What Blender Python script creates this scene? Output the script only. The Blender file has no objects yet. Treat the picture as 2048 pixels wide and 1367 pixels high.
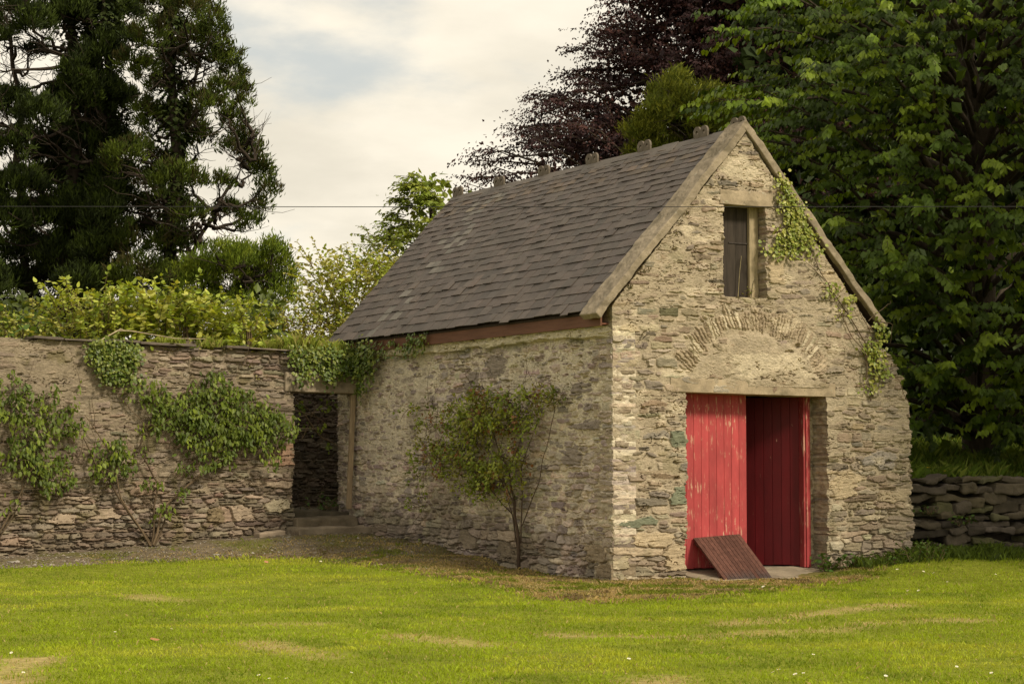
SKYK, SUNE, SUNANG, EXPO = 9.8, 3.0, 10.0, 0.27
import bpy, math, numpy as np
from mathutils import Matrix, Vector
PI = math.pi
scene = bpy.context.scene
COL = scene.collection
# ------------------------------------------------------------------ camera frame (measured from the photograph)
CAMP = dict(f=4146.3651, pitch=0.0599, yaw=0.5164)
CC = np.array([-15.8642, -25.0483, 1.6169])
_y, _p = CAMP['yaw'], CAMP['pitch']
CF = np.array([math.sin(_y)*math.cos(_p), math.cos(_y)*math.cos(_p), math.sin(_p)])
CR = np.array([math.cos(_y), -math.sin(_y), 0.0])
CU = np.cross(CR, CF)
def ray(x, y): return CF + CR*((x-1024)/CAMP['f']) - CU*((y-683.5)/CAMP['f'])
def at(x, y, d): return CC + ray(x, y)*d                    # point seen at photo pixel x,y, d metres away
def on_u(x, y, u=0.0):
    r = ray(x, y); return CC + r*((u-CC[0])/r[0])
def on_v(x, y, v=0.0):
    r = ray(x, y); return CC + r*((v-CC[1])/r[1])
# ------------------------------------------------------------------ noise
def _h(ix, iy, iz, s):
    n = (ix.astype(np.int64)*374761393 + iy.astype(np.int64)*668265263 + iz.astype(np.int64)*2147483647 + s*1274126177) & 0xffffffff
    n = ((n ^ (n >> 13))*1274126177) & 0xffffffff
    n = ((n ^ (n >> 16))*2246822519) & 0xffffffff
    return ((n ^ (n >> 15)) & 0xffffff)/float(0xffffff)*2-1
def vn(x, y, s=0):
    x = np.asarray(x, float); y = np.asarray(y, float)
    ix = np.floor(x); iy = np.floor(y); fx = x-ix; fy = y-iy
    fx = fx*fx*(3-2*fx); fy = fy*fy*(3-2*fy); z = np.zeros_like(ix)
    a = _h(ix, iy, z, s); b = _h(ix+1, iy, z, s); c = _h(ix, iy+1, z, s); d = _h(ix+1, iy+1, z, s)
    return (a+(b-a)*fx)*(1-fy) + (c+(d-c)*fx)*fy
def fbm(x, y, o=4, s=0, g=0.5):
    r = 0; a = 1; t = 0
    for k in range(o):
        r = r + a*vn(np.asarray(x)*2**k+k*17.3, np.asarray(y)*2**k-k*9.1, s+k*31); t += a; a *= g
    return r/t
def vn3(p, s=0):
    i = np.floor(p); f = p-i; f = f*f*(3-2*f); r = 0
    for dx in (0, 1):
        for dy in (0, 1):
            for dz in (0, 1):
                w = (f[:, 0] if dx else 1-f[:, 0])*(f[:, 1] if dy else 1-f[:, 1])*(f[:, 2] if dz else 1-f[:, 2])
                r = r + w*_h(i[:, 0]+dx, i[:, 1]+dy, i[:, 2]+dz, s)
    return r
def sstep(a, b, x):
    t = np.clip((x-a)/(b-a), 0, 1); return t*t*(3-2*t)
def nrm(v): return v/np.maximum(np.linalg.norm(v, axis=-1, keepdims=True), 1e-9)
# ------------------------------------------------------------------ objects
def link(name, data, parent=None):
    o = bpy.data.objects.new(name, data); COL.objects.link(o)
    if parent is not None: o.parent = parent
    return o
def tag(o, label=None, cat=None, group=None, kind=None):
    if label: o['label'] = label
    if cat: o['category'] = cat
    if group: o['group'] = group
    if kind: o['kind'] = kind
    return o
def thing(name, label, cat, loc=(0, 0, 0), group=None):
    o = link(name, None); o.location = loc
    return tag(o, label, cat, group)
def mesh(name, V, F, mat, parent=None, col=None, smooth=False, local=True):
    """V (n,3) world coordinates; F one (m,k) array or a list of them; ONE mesh object."""
    V = np.asarray(V, np.float32)
    if parent is not None and local:
        off = np.array(parent.location); pp = parent.parent
        while pp is not None: off = off+np.array(pp.location); pp = pp.parent
        V = V - off.astype(np.float32)
    Fs = [np.asarray(f, np.int32) for f in (F if isinstance(F, (list, tuple)) else [F]) if len(f)]
    me = bpy.data.meshes.new(name)
    me.vertices.add(len(V)); me.vertices.foreach_set('co', V.ravel())
    nl = sum(f.size for f in Fs); npol = sum(len(f) for f in Fs)
    me.loops.add(nl); me.loops.foreach_set('vertex_index', np.concatenate([f.ravel() for f in Fs]))
    st = []; c = 0
    for f in Fs:
        st.append(c+np.arange(len(f), dtype=np.int32)*f.shape[1]); c += f.size
    me.polygons.add(npol); me.polygons.foreach_set('loop_start', np.concatenate(st).astype(np.int32))
    me.update(calc_edges=True)
    me.polygons.foreach_set('use_smooth', np.full(npol, bool(smooth)))
    if col is not None:
        col = np.asarray(col, np.float32)
        if col.ndim == 1: col = np.tile(col, (len(V), 1))
        rgba = np.ones((len(V), 4), np.float32); rgba[:, :3] = np.clip(col[:, :3], 0, 1)
        me.attributes.new('Col', 'FLOAT_COLOR', 'POINT').data.foreach_set('color', rgba.ravel())
    me.validate(); me.materials.append(mat)
    return link(name, me, parent)
class MB:
    """collects shapes into one mesh"""
    def __init__(s): s.V = []; s.F = {}; s.C = []; s.n = 0
    def add(s, V, F, c=(0.5, 0.5, 0.5)):
        V = np.asarray(V, float).reshape(-1, 3); c = np.asarray(c, float)
        if c.ndim == 1: c = np.tile(c, (len(V), 1))
        for f in (F if isinstance(F, list) else [F]):
            f = np.asarray(f, int)
            if f.size: s.F.setdefault(f.shape[1], []).append(f+s.n)
        s.V.append(V); s.C.append(c); s.n += len(V); return s
    def build(s, name, mat, parent=None, smooth=False):
        return mesh(name, np.concatenate(s.V), [np.concatenate(v) for v in s.F.values()], mat, parent, np.concatenate(s.C), smooth)
    def box(s, o, ax, ay, az, c=(0.5, 0.5, 0.5)):
        """box with corner o and three edge vectors"""
        o = np.asarray(o, float); ax, ay, az = (np.asarray(a, float) for a in (ax, ay, az))
        V = [o+i*ax+j*ay+k*az for k in (0, 1) for j in (0, 1) for i in (0, 1)]
        F = np.array([[0, 2, 3, 1], [4, 5, 7, 6], [0, 1, 5, 4], [2, 6, 7, 3], [0, 4, 6, 2], [1, 3, 7, 5]])
        if np.dot(np.cross(ax, ay), az) < 0: F = F[:, ::-1]
        return s.add(V, F, c)
    def tube(s, P, R, n=6, c=(0.1, 0.08, 0.06)):
        P = np.asarray(P, float); R = np.broadcast_to(np.asarray(R, float), (len(P),))
        T = nrm(np.gradient(P, axis=0)); up = np.where(np.abs(T[:, 2:3]) > 0.9, [[1, 0, 0]], [[0, 0, 1]])
        A = nrm(np.cross(T, up)); B = np.cross(T, A)
        a = np.arange(n)*2*PI/n
        V = P[:, None]+R[:, None, None]*(A[:, None]*np.cos(a)[None, :, None]+B[:, None]*np.sin(a)[None, :, None])
        k = len(P); i = np.arange(k-1)[:, None]*n; j = np.arange(n)[None]
        F = np.stack([i+j, i+(j+1) % n, i+n+(j+1) % n, i+n+j], -1).reshape(-1, 4)
        V = V.reshape(-1, 3)
        V = np.concatenate([V, P[-1:]+T[-1:]*R[-1]])
        b = (k-1)*n; cap = np.array([[b+q, b+(q+1) % n, k*n] for q in range(n)])
        return s.add(V, [F, cap], c)
def wob(a, b, n, amp, rng, sag=0.0):
    """wandering polyline from a to b"""
    a = np.asarray(a, float); b = np.asarray(b, float); t = np.linspace(0, 1, n)[:, None]
    w = np.cumsum(rng.normal(0, 1, (n, 3)), 0); w = w-w[0]-(w[-1]-w[0])*t
    P = a+(b-a)*t+w*amp/np.sqrt(n); P[:, 2] += sag*4*(t*(1-t))[:, 0]
    return P
def rough(o, ax, ay, az, res, amp, r=0.02, fr=6.0, seed=0, c=(0.4, 0.35, 0.3), mb=None, amp2=0.0):
    """rounded, uneven block: corner o, three edge vectors"""
    L = [np.linalg.norm(a) for a in (ax, ay, az)]; N = [max(1, int(round(l/res))) for l in L]
    D = [np.asarray(a, float)/l for a, l in zip((ax, ay, az), L)]
    ids = {}; pts = []; F = []; r = min(r, 0.3*min(L)); GR = []
    for l in L:
        m = max(1, int(round((l-2*r)/res))); GR.append(np.concatenate([[0], [r*0.35], r+np.linspace(0, 1, m+1)*(l-2*r), [l-r*0.35], [l]]))
    N = [len(g)-1 for g in GR]
    def vid(i, j, k):
        if (i, j, k) not in ids: ids[(i, j, k)] = len(pts); pts.append((GR[0][i], GR[1][j], GR[2][k]))
        return ids[(i, j, k)]
    for (a, b, w) in ((0, 1, 2), (1, 2, 0), (2, 0, 1)):
        for e in (0, N[w]):
            for i in range(N[a]):
                for j in range(N[b]):
                    q = []
                    for (di, dj) in ((0, 0), (1, 0), (1, 1), (0, 1)):
                        t = [0, 0, 0]; t[a] = i+di; t[b] = j+dj; t[w] = e; q.append(vid(*t))
                    F.append(q if e else q[::-1])
    P = np.array(pts); Ls = np.array(L)
    q = np.clip(P, r, Ls-r); d = P-q; ln = np.linalg.norm(d, axis=1, keepdims=True)
    n = np.where(ln > 1e-6, d/np.maximum(ln, 1e-6), 0); P = q+n*r
    wld = np.asarray(o, float)+P @ np.array(D)
    nn = n @ np.array(D)
    disp = vn3(wld*fr, seed)*0.65+vn3(wld*fr*2.3, seed+5)*0.35
    wld = wld+nn*(disp*amp)[:, None]
    if amp2:
        wld = wld+np.stack([vn3(wld*2.2, seed+k) for k in (11, 12, 13)], 1)*amp2
    cc = np.asarray(c)*(1+0.18*vn3(wld*fr*1.7, seed+9))[:, None]
    mb = mb or MB(); mb.add(wld, np.array(F), cc)
    return mb
# ------------------------------------------------------------------ materials
def nt(name):
    m = bpy.data.materials.new(name); m.use_nodes = True; t = m.node_tree; N = t.nodes
    return m, t, N, N['Principled BSDF']
def nd(t, typ, **kw):
    n = t.nodes.new(typ)
    for k, v in kw.items():
        if k.startswith('i_'): n.inputs[k[2:].replace('_', ' ')].default_value = v
        else: setattr(n, k, v)
    return n
def surf(name, rough_=0.9, base=None, attr=True, noise=(), bump=(), spec=0.3, stains=()):
    """colour attribute (or base) times noise layers; bump from noise layers.
    noise: (scale3, lo, hi, detail); bump: (scale3, strength, distance); stains: (scale3, threshold, width, colour)"""
    m, t, N, B = nt(name); L = t.links
    B.inputs['Roughness'].default_value = rough_; B.inputs['Specular IOR Level'].default_value = spec
    tc = nd(t, 'ShaderNodeTexCoord')
    if attr:
        a = nd(t, 'ShaderNodeAttribute', attribute_name='Col'); c = a.outputs['Color']
    else:
        a = nd(t, 'ShaderNodeRGB'); a.outputs[0].default_value = (*base, 1); c = a.outputs[0]
    def nz(sc, det):
        mp = nd(t, 'ShaderNodeMapping'); mp.inputs['Scale'].default_value = sc
        L.new(tc.outputs['Object'], mp.inputs['Vector'])
        n = nd(t, 'ShaderNodeTexNoise'); n.inputs['Scale'].default_value = 1.0; n.inputs['Detail'].default_value = det; n.inputs['Roughness'].default_value = 0.62
        L.new(mp.outputs[0], n.inputs['Vector']); return n.outputs['Fac']
    for (sc, lo, hi, det) in noise:
        r = nd(t, 'ShaderNodeMapRange'); r.inputs['From Min'].default_value = 0.28; r.inputs['From Max'].default_value = 0.72
        r.inputs['To Min'].default_value = lo; r.inputs['To Max'].default_value = hi
        L.new(nz(sc, det), r.inputs['Value'])
        x = nd(t, 'ShaderNodeVectorMath', operation='SCALE'); L.new(c, x.inputs[0]); L.new(r.outputs[0], x.inputs['Scale']); c = x.outputs[0]
    for (sc, th, wd, sc_col, fac) in stains:
        r = nd(t, 'ShaderNodeMapRange'); r.inputs['From Min'].default_value = th; r.inputs['From Max'].default_value = th+wd
        r.inputs['To Max'].default_value = fac
        L.new(nz(sc, 5), r.inputs['Value'])
        x = nd(t, 'ShaderNodeMix', data_type='RGBA'); L.new(r.outputs[0], x.inputs['Factor']); L.new(c, x.inputs['A']); x.inputs['B'].default_value = (*sc_col, 1); c = x.outputs['Result']
    L.new(c, B.inputs['Base Color'])
    prev = None
    for (sc, st, ds) in bump:
        b = nd(t, 'ShaderNodeBump'); b.inputs['Strength'].default_value = st; b.inputs['Distance'].default_value = ds
        L.new(nz(sc, 5), b.inputs['Height'])
        if prev: L.new(prev, b.inputs['Normal'])
        prev = b.outputs[0]
    if prev: L.new(prev, B.inputs['Normal'])
    return m
def leafmat(name, trans=0.3, rough_=0.5, spec=0.3):
    m, t, N, B = nt(name); L = t.links
    a = nd(t, 'ShaderNodeAttribute', attribute_name='Col')
    L.new(a.outputs['Color'], B.inputs['Base Color']); B.inputs['Roughness'].default_value = rough_; B.inputs['Specular IOR Level'].default_value = spec
    tr = nd(t, 'ShaderNodeBsdfTranslucent'); g = nd(t, 'ShaderNodeMix', data_type='RGBA', blend_type='MULTIPLY'); g.inputs['Factor'].default_value = 1.0
    L.new(a.outputs['Color'], g.inputs['A']); g.inputs['B'].default_value = (1.5, 1.35, 0.5, 1)
    L.new(g.outputs['Result'], tr.inputs['Color'])
    mx = nd(t, 'ShaderNodeMixShader'); mx.inputs[0].default_value = trans
    L.new(B.outputs[0], mx.inputs[1]); L.new(tr.outputs[0], mx.inputs[2]); L.new(mx.outputs[0], N['Material Output'].inputs['Surface'])
    return m
M = {}
M['gable'] = surf('gable_rubble', 0.95, noise=[((12, 12, 36), 0.72, 1.22, 6), ((55, 55, 150), 0.72, 1.22, 3)], bump=[((24, 24, 80), 0.8, 0.02), ((110, 110, 240), 0.6, 0.006)], spec=0.15)
M['rubble'] = surf('wall_rubble', 0.95, noise=[((12, 12, 30), 0.70, 1.25, 6), ((55, 55, 140), 0.74, 1.22, 3)], bump=[((26, 26, 80), 0.8, 0.018), ((120, 120, 260), 0.4, 0.004)], spec=0.15)
M['stone'] = surf('weathered_stone', 0.9, noise=[((5, 5, 5), 0.75, 1.2, 6), ((50, 50, 70), 0.85, 1.12, 3)], bump=[((40, 40, 60), 0.45, 0.006)], spec=0.2)
M['concrete'] = surf('old_concrete', 0.92, noise=[((3, 3, 3), 0.75, 1.2, 6), ((45, 45, 45), 0.86, 1.12, 4)], bump=[((70, 70, 70), 0.4, 0.004)], spec=0.2,
                     stains=[((2.2, 2.2, 4), 0.52, 0.16, (0.10, 0.085, 0.055), 0.65), ((22, 22, 22), 0.60, 0.05, (0.12, 0.105, 0.075), 0.5), ((9, 9, 9), 0.64, 0.05, (0.42, 0.40, 0.33), 0.5)])
M['slate'] = surf('roof_slate', 0.62, noise=[((9, 2.0, 9), 0.78, 1.22, 5), ((70, 16, 70), 0.88, 1.1, 3)], bump=[((60, 14, 60), 0.35, 0.004)], spec=0.35)
M['wood'] = surf('weathered_timber', 0.85, noise=[((22, 22, 1.6), 0.62, 1.3, 6), ((90, 90, 6), 0.8, 1.15, 3)], bump=[((70, 70, 4), 0.5, 0.004)], spec=0.2)
M['fascia'] = surf('fascia_paint', 0.7, noise=[((10, 2, 20), 0.75, 1.2, 5)], spec=0.25, stains=[((6, 3, 30), 0.6, 0.1, (0.10, 0.05, 0.03), 0.5)])
M['bark'] = surf('bark', 0.95, noise=[((14, 14, 3), 0.6, 1.35, 5)], bump=[((24, 24, 5), 0.7, 0.02)], spec=0.1)
M['wire'] = surf('cable_black', 0.6, base=(0.02, 0.02, 0.022), attr=False)
M['leaf'] = leafmat('leaf', 0.28)
M['leafdark'] = leafmat('needle_foliage', 0.10, 0.7, 0.15)
M['leafpurple'] = leafmat('purple_leaf', 0.15, 0.55, 0.2)
M['ivy'] = leafmat('ivy_leaf', 0.15, 0.42, 0.4)
M['grass'] = leafmat('grass_blade', 0.35, 0.6, 0.2)
M['petal'] = surf('daisy_petal', 0.6)
def door_paint(name, th):
    m, t, N, B = nt(name); L = t.links
    tc = nd(t, 'ShaderNodeTexCoord'); a = nd(t, 'ShaderNodeAttribute', attribute_name='Col')
    def nz(sc, det=6):
        mp = nd(t, 'ShaderNodeMapping'); mp.inputs['Scale'].default_value = sc; L.new(tc.outputs['Object'], mp.inputs['Vector'])
        n = nd(t, 'ShaderNodeTexNoise'); n.inputs['Scale'].default_value = 1; n.inputs['Detail'].default_value = det; n.inputs['Roughness'].default_value = 0.68
        L.new(mp.outputs[0], n.inputs['Vector']); return n.outputs['Fac']
    def rng(v, a0, b0, lo=0.0, hi=1.0):
        r = nd(t, 'ShaderNodeMapRange'); r.inputs['From Min'].default_value = a0; r.inputs['From Max'].default_value = b0
        r.inputs['To Min'].default_value = lo; r.inputs['To Max'].default_value = hi; L.new(v, r.inputs['Value']); return r.outputs[0]
    fade = rng(nz((4, 4, 1.3)), 0.35, 0.7, 0.8, 1.25)
    x = nd(t, 'ShaderNodeVectorMath', operation='SCALE'); L.new(a.outputs['Color'], x.inputs[0]); L.new(fade, x.inputs['Scale'])
    chip = rng(nz((24, 24, 4.5), 8), th, th+0.04); where = rng(nz((2.2, 2.2, 1.1), 3), 0.42, 0.62)
    mu = nd(t, 'ShaderNodeMath', operation='MULTIPLY'); L.new(chip, mu.inputs[0]); L.new(where, mu.inputs[1])
    mx = nd(t, 'ShaderNodeMix', data_type='RGBA'); L.new(mu.outputs[0], mx.inputs['Factor']); L.new(x.outputs[0], mx.inputs['A']); mx.inputs['B'].default_value = (0.58, 0.36, 0.25, 1)
    L.new(mx.outputs['Result'], B.inputs['Base Color']); B.inputs['Roughness'].default_value = 0.55; B.inputs['Specular IOR Level'].default_value = 0.3
    b = nd(t, 'ShaderNodeBump'); b.inputs['Strength'].default_value = 0.3; b.inputs['Distance'].default_value = 0.003; L.new(nz((60, 60, 3)), b.inputs['Height']); L.new(b.outputs[0], B.inputs['Normal'])
    return m
M['door'] = door_paint('chalky_red_paint', 0.56); M['doorshade'] = door_paint('shaded_red_paint', 0.645)
# ------------------------------------------------------------------ terrain height
_ctrl = []
for v, z in ((0, 0.0), (1.3, 0.0), (2.57, 0.05), (4.1, 0.19), (5.8, 0.33), (7, 0.4), (8.2, 0.46)): _ctrl.append((-0.1, v, z))
for u, z in ((-12, 0.02), (-9, 0.08), (-7.5, 0.13), (-6.4, 0.16), (-5.1, 0.21), (-3.85, 0.27), (-2.6, 0.38), (-1.5, 0.45), (-0.6, 0.47)): _ctrl.append((u, 8.4, z))
for u, z in ((0, 0.0), (0.8, 0.0), (1.4, 0.0), (2.6, 0.0), (3.6, 0.03), (4.4, 0.1), (5.0, 0.17), (5.5, 0.21)): _ctrl.append((u, -0.1, z))
for u, z in ((6.4, 0.22), (7.5, 0.18), (8.8, 0.12), (11, 0.1), (14, 0.1)): _ctrl.append((u, 0.8, z))
for u in np.arange(-14, 16, 1.5):
    _ctrl.append((u, -3.0-0.0*u, -0.02)); _ctrl.append((u, -6, 0.0)); _ctrl.append((u, -9, 0.0))
for v in np.arange(-2, 6.5, 1.2): _ctrl.append((-3.2, v, 0.02+0.025*max(v, 0)))
for u in (-12, -10, -8, -6.5, -5): _ctrl.append((u, 6.4, 0.05+0.01*(u+12)))
for u in (-14, -11, -8, -5.5): _ctrl.append((u, 3.0, 0.0)); _ctrl.append((u, 0.0, 0.0))
for u in (0.3, 1.5, 2.7): _ctrl.append((u, -0.9, -0.035))
_ctrl = np.array(_ctrl)
def H(x, y):
    x = np.asarray(x, float); y = np.asarray(y, float); sh = x.shape; x = x.ravel(); y = y.ravel(); out = np.zeros(len(x))
    for i in range(0, len(x), 20000):
        d2 = (x[i:i+20000, None]-_ctrl[None, :, 0])**2+(y[i:i+20000, None]-_ctrl[None, :, 1])**2+0.04
        w = d2**-1.8; far = 0.0004
        out[i:i+20000] = (w*_ctrl[None, :, 2]).sum(1)/(w.sum(1)+far)
    return out.reshape(sh)
def ground_at(px, py):
    r = ray(px, py); z = 0.0
    for _ in range(12):
        p = CC+r*((z-CC[2])/r[2]); z = 0.5*z+0.5*float(H(p[0], p[1]))
    return CC+r*((z-CC[2])/r[2])
def polydist(x, y, P, closed=True):
    """signed distance to a polygon (positive inside) or distance to a polyline"""
    P = np.asarray(P, float); d = np.full(np.shape(x), 1e9); ins = np.zeros(np.shape(x), bool)
    n = len(P)
    for i in range(n if closed else n-1):
        a = P[i]; b = P[(i+1) % n]; e = b-a; L = max(e @ e, 1e-12)
        t = np.clip(((x-a[0])*e[0]+(y-a[1])*e[1])/L, 0, 1)
        d = np.minimum(d, np.hypot(x-a[0]-t*e[0], y-a[1]-t*e[1]))
        if closed:
            c = (a[1] > y) != (b[1] > y)
            xi = a[0]+(y-a[1])*e[0]/(e[1] if abs(e[1]) > 1e-12 else 1e-12)
            ins ^= c & (x < xi)
    return np.where(ins, d, -d) if closed else d
LAWN = [ground_at(*p)[:2] for p in ((0, 1137), (250, 1126), (440, 1118), (600, 1116), (690, 1126), (850, 1150), (950, 1165), (1060, 1195), (1200, 1207), (1400, 1197), (1560, 1182), (1680, 1166), (1760, 1150))]
LAWN = [(-30, LAWN[0][1]-2.0), (-12, LAWN[0][1]-0.7)]+LAWN+[(4.6, -0.35), (5.7, -0.05), (6.6, 0.9), (30, 0.9), (30, -60), (-60, -60), (-60, 4)]
# ================================================================== rubble walls: relief built as real geometry
def row_seeds(u0, u1, z0, z1, hmin, hmax, wmin, wmax, rng):
    S = []; z = z0
    while z < z1:
        h = rng.uniform(hmin, hmax); h *= 1.35 if rng.random() < 0.15 else 1.0
        u = u0-rng.uniform(0, wmax)
        while u < u1:
            w = rng.uniform(wmin, wmax)*(1.5 if rng.random() < 0.12 else 1.0)
            if rng.random() < 0.12:      # two thin stones in place of one
                for q in (-1, 1): S.append((u+w/2, z+h/2+q*h*0.25, w*0.5, h*0.27, rng.normal(0, 0.05), -1, 0))
            else:
                S.append((u+w/2+rng.normal(0, 0.01), z+h/2+rng.normal(0, h*0.16), w*0.5, h*0.5, rng.normal(0, 0.06), -1, 0))
            u += w
        z += h
    return np.array(S)
def put(S, extra):
    E = np.array(extra)
    keep = np.ones(len(S), bool)
    for e in E:
        c, s = math.cos(e[4]), math.sin(e[4]); dx = S[:, 0]-e[0]; dy = S[:, 1]-e[1]
        X = (dx*c+dy*s)/(e[2]*0.98); Y = (-dx*s+dy*c)/(e[3]*1.0)
        keep &= ~((np.abs(X) < 1) & (np.abs(Y) < 1))
    return np.concatenate([S[keep], E])
def rubble(name, u0, u1, z0, z1, res, S, pal, special, mortar, mcol, mask, mapf, thick, mat, parent, seed, relief=0.03, hextra=None, cextra=None, warp=(0.035, 0.010), crack=0.5):
    rng = np.random.default_rng(seed); CRK = 1.5
    nu = int(round((u1-u0)/res))+1; nz = int(round((z1-z0)/res))+1
    U, Z = np.meshgrid(np.linspace(u0, u1, nu), np.linspace(z0, z1, nz))
    ok = mask(U, Z)
    wu = U+warp[0]*1.3*fbm(U*2.2, Z*3, 3, seed+1)+warp[1]*1.5*vn(U*14, Z*22, seed+2)
    wz = Z+warp[0]*fbm(U*1.6, Z*2.2, 3, seed+3)+warp[1]*vn(U*9, Z*20, seed+4)+0.005*vn(U*30, Z*50, seed+6)
    f = [np.full(U.shape, 99.0), np.full(U.shape, 99.0)]; idx = np.zeros(U.shape, int); sb = np.ones(U.shape)*0.03; lx = np.zeros(U.shape); ly = np.zeros(U.shape)
    bs = max(4, int(0.4/res))
    for i in range(0, nz, bs):
        for j in range(0, nu, bs):
            sl = (slice(i, i+bs), slice(j, j+bs))
            if not ok[sl].any(): continue
            a = wu[sl]; b = wz[sl]
            c = np.where((S[:, 0]+S[:, 2]*1.3 > a.min()-0.12) & (S[:, 0]-S[:, 2]*1.3 < a.max()+0.12) & (S[:, 1]+np.maximum(S[:, 3], S[:, 2]*np.abs(np.sin(S[:, 4])))*1.3 > b.min()-0.07) & (S[:, 1]-np.maximum(S[:, 3], S[:, 2]*np.abs(np.sin(S[:, 4])))*1.3 < b.max()+0.07))[0]
            if len(c) < 2: continue
            s = S[c]; cs, sn = np.cos(s[:, 4]), np.sin(s[:, 4])
            dx = a[..., None]-s[:, 0]; dy = b[..., None]-s[:, 1]
            X = (dx*cs+dy*sn)/s[:, 2]; Y = (-dx*sn+dy*cs)/s[:, 3]
            d = (np.abs(X)**3+np.abs(Y)**3)**(1/3.0)
            o = np.argpartition(d, 1, axis=-1)[..., :2]; dd = np.take_along_axis(d, o, -1)
            sw = dd[..., 0] > dd[..., 1]; o0 = np.where(sw, o[..., 1], o[..., 0])
            f[0][sl] = dd.min(-1); f[1][sl] = dd.max(-1); idx[sl] = c[o0]; sb[sl] = np.minimum(s[o0, 3], s[o0, 2])
            lx[sl] = np.take_along_axis(X, o0[..., None], -1)[..., 0]; ly[sl] = np.take_along_axis(Y, o0[..., None], -1)[..., 0]
    e = (f[1]-f[0])*sb*0.7                                  # about the distance to the joint, metres
    n = len(S); h0 = rng.normal(0, 0.35, n)*relief; tx = rng.normal(0, 0.28, n)*relief; ty = rng.normal(-0.1, 0.3, n)*relief
    h0[S[:, 5] >= 0] = 0.35*relief
    lam = fbm(U*3.0, Z*42+fbm(U*2, Z*2, 2, seed+8)*3, 3, seed+9)       # bedding layers of the schist
    st = h0[idx]+tx[idx]*np.clip(lx, -1, 1)+ty[idx]*np.clip(ly, -1, 1)+relief*0.30*lam+relief*0.25*fbm(U*16, Z*16, 3, seed+10)
    st = st-relief*2.2*(1-sstep(0.0, 0.016, e))-relief*1.3*crack*sstep(0.50, 0.75, lam*-1+0.25*fbm(U*1.2, Z*3, 2, seed+12))
    mo = mortar(U, Z)+relief*0.30*fbm(U*11, Z*15, 3, seed+13)+relief*0.15*vn(U*45, Z*50, seed+14)
    k = sstep(-0.006, 0.006, mo-st); h = st*(1-k)+mo*k
    h = h-relief*2.0*sstep(0.60, 0.72, fbm(U*4.5, Z*9, 3, seed+15))     # missing bits
    cn = fbm(U*2.6+fbm(U*5, Z*5, 2, seed+30)*0.8, Z*15, 3, seed+31); cg = sstep(-0.05, 0.25, fbm(U*2.3, Z*3.1, 3, seed+32))
    h = h-relief*CRK*sstep(0.040, 0.008, np.abs(cn))*cg                    # short open bedding cracks
    cn = fbm(U*5.5, Z*26, 2, seed+33); h = h-relief*CRK*0.6*sstep(0.06, 0.0, np.abs(cn))*sstep(0.0, 0.3, fbm(U*3.3, Z*4, 3, seed+34))
    if hextra is not None: h = h+hextra(U, Z)
    pal = np.array(pal); pi = rng.choice(len(pal), n); sc = pal[pi]*rng.uniform(0.78, 1.2, (n, 1))*(1+rng.normal(0, 0.03, (n, 3)))
    for q in range(n):
        if S[q, 5] >= 0: sc[q] = special[int(S[q, 5])]
    c = sc[idx]*(1+0.16*lam[..., None])*(1+0.14*fbm(U*7, Z*9, 3, seed+16))[..., None]
    mc = np.array(mcol)*(1+0.2*fbm(U*5, Z*5, 4, seed+17))[..., None]
    c = c*(1-k[..., None]*0.9)+mc*k[..., None]*0.9
    if cextra is not None: c = cextra(U, Z, c)
    # faces
    vi = np.arange(nu*nz).reshape(nz, nu)
    q = ok[:-1, :-1] & ok[1:, :-1] & ok[:-1, 1:] & ok[1:, 1:]
    Q = np.stack([vi[:-1, :-1], vi[:-1, 1:], vi[1:, 1:], vi[1:, :-1]], -1)[q]
    P = mapf(U.ravel(), Z.ravel(), h.ravel())
    ed = np.concatenate([Q[:, [0, 1]], Q[:, [1, 2]], Q[:, [2, 3]], Q[:, [3, 0]]])
    key = ed.min(1).astype(np.int64)*(nu*nz)+ed.max(1); _, inv, cnt = np.unique(key, return_inverse=True, return_counts=True)
    bd = ed[cnt[inv] == 1]
    bv = np.unique(bd); K = max(2, int(thick/0.05)); uf, zf, hf = U.ravel()[bv], Z.ravel()[bv], h.ravel()[bv]
    rows = [bv]; VV = [P]; CCs = [c.reshape(-1, 3)]; base = nu*nz
    pos = np.full(nu*nz, -1); pos[bv] = np.arange(len(bv))
    for kk in range(1, K+1):
        dph = thick*kk/K; nn = 0.016*vn(uf*11+zf*23, np.full(len(bv), dph*9.0), seed+20)
        VV.append(mapf(uf+nn, zf+nn*0.4, hf*(1-kk/K)-dph)); CCs.append(c.reshape(-1, 3)[bv]*(1+0.2*vn(uf*7+dph*20, zf*19, seed+21))[:, None])
        rows.append(base+np.arange(len(bv))); base += len(bv)
    SK = []
    for kk in range(K):
        a, b = pos[bd[:, 0]], pos[bd[:, 1]]
        SK.append(np.stack([rows[kk][b], rows[kk][a], rows[kk+1][a], rows[kk+1][b]], -1))
    F = np.concatenate([Q]+SK); V = np.concatenate(VV); C = np.concatenate(CCs)
    used = np.unique(F); re = np.full(len(V), -1); re[used] = np.arange(len(used))
    return mesh(name, V[used], re[F], mat, parent, C[used])
# ------------------------------------------------------------------ barn dimensions
BW, BL, HE, HR = 4.74, 9.32, 3.72, 6.70        # gable width, length, wall head, wall apex
D0, D1, DH = 1.29, 3.86, 2.70                  # cart doorway
barn = thing('stone_barn', 'old rubble stone barn with slate roof and red double doors on its gable', 'barn', (0, 0, 0))
rg = np.random.default_rng(7)
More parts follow.
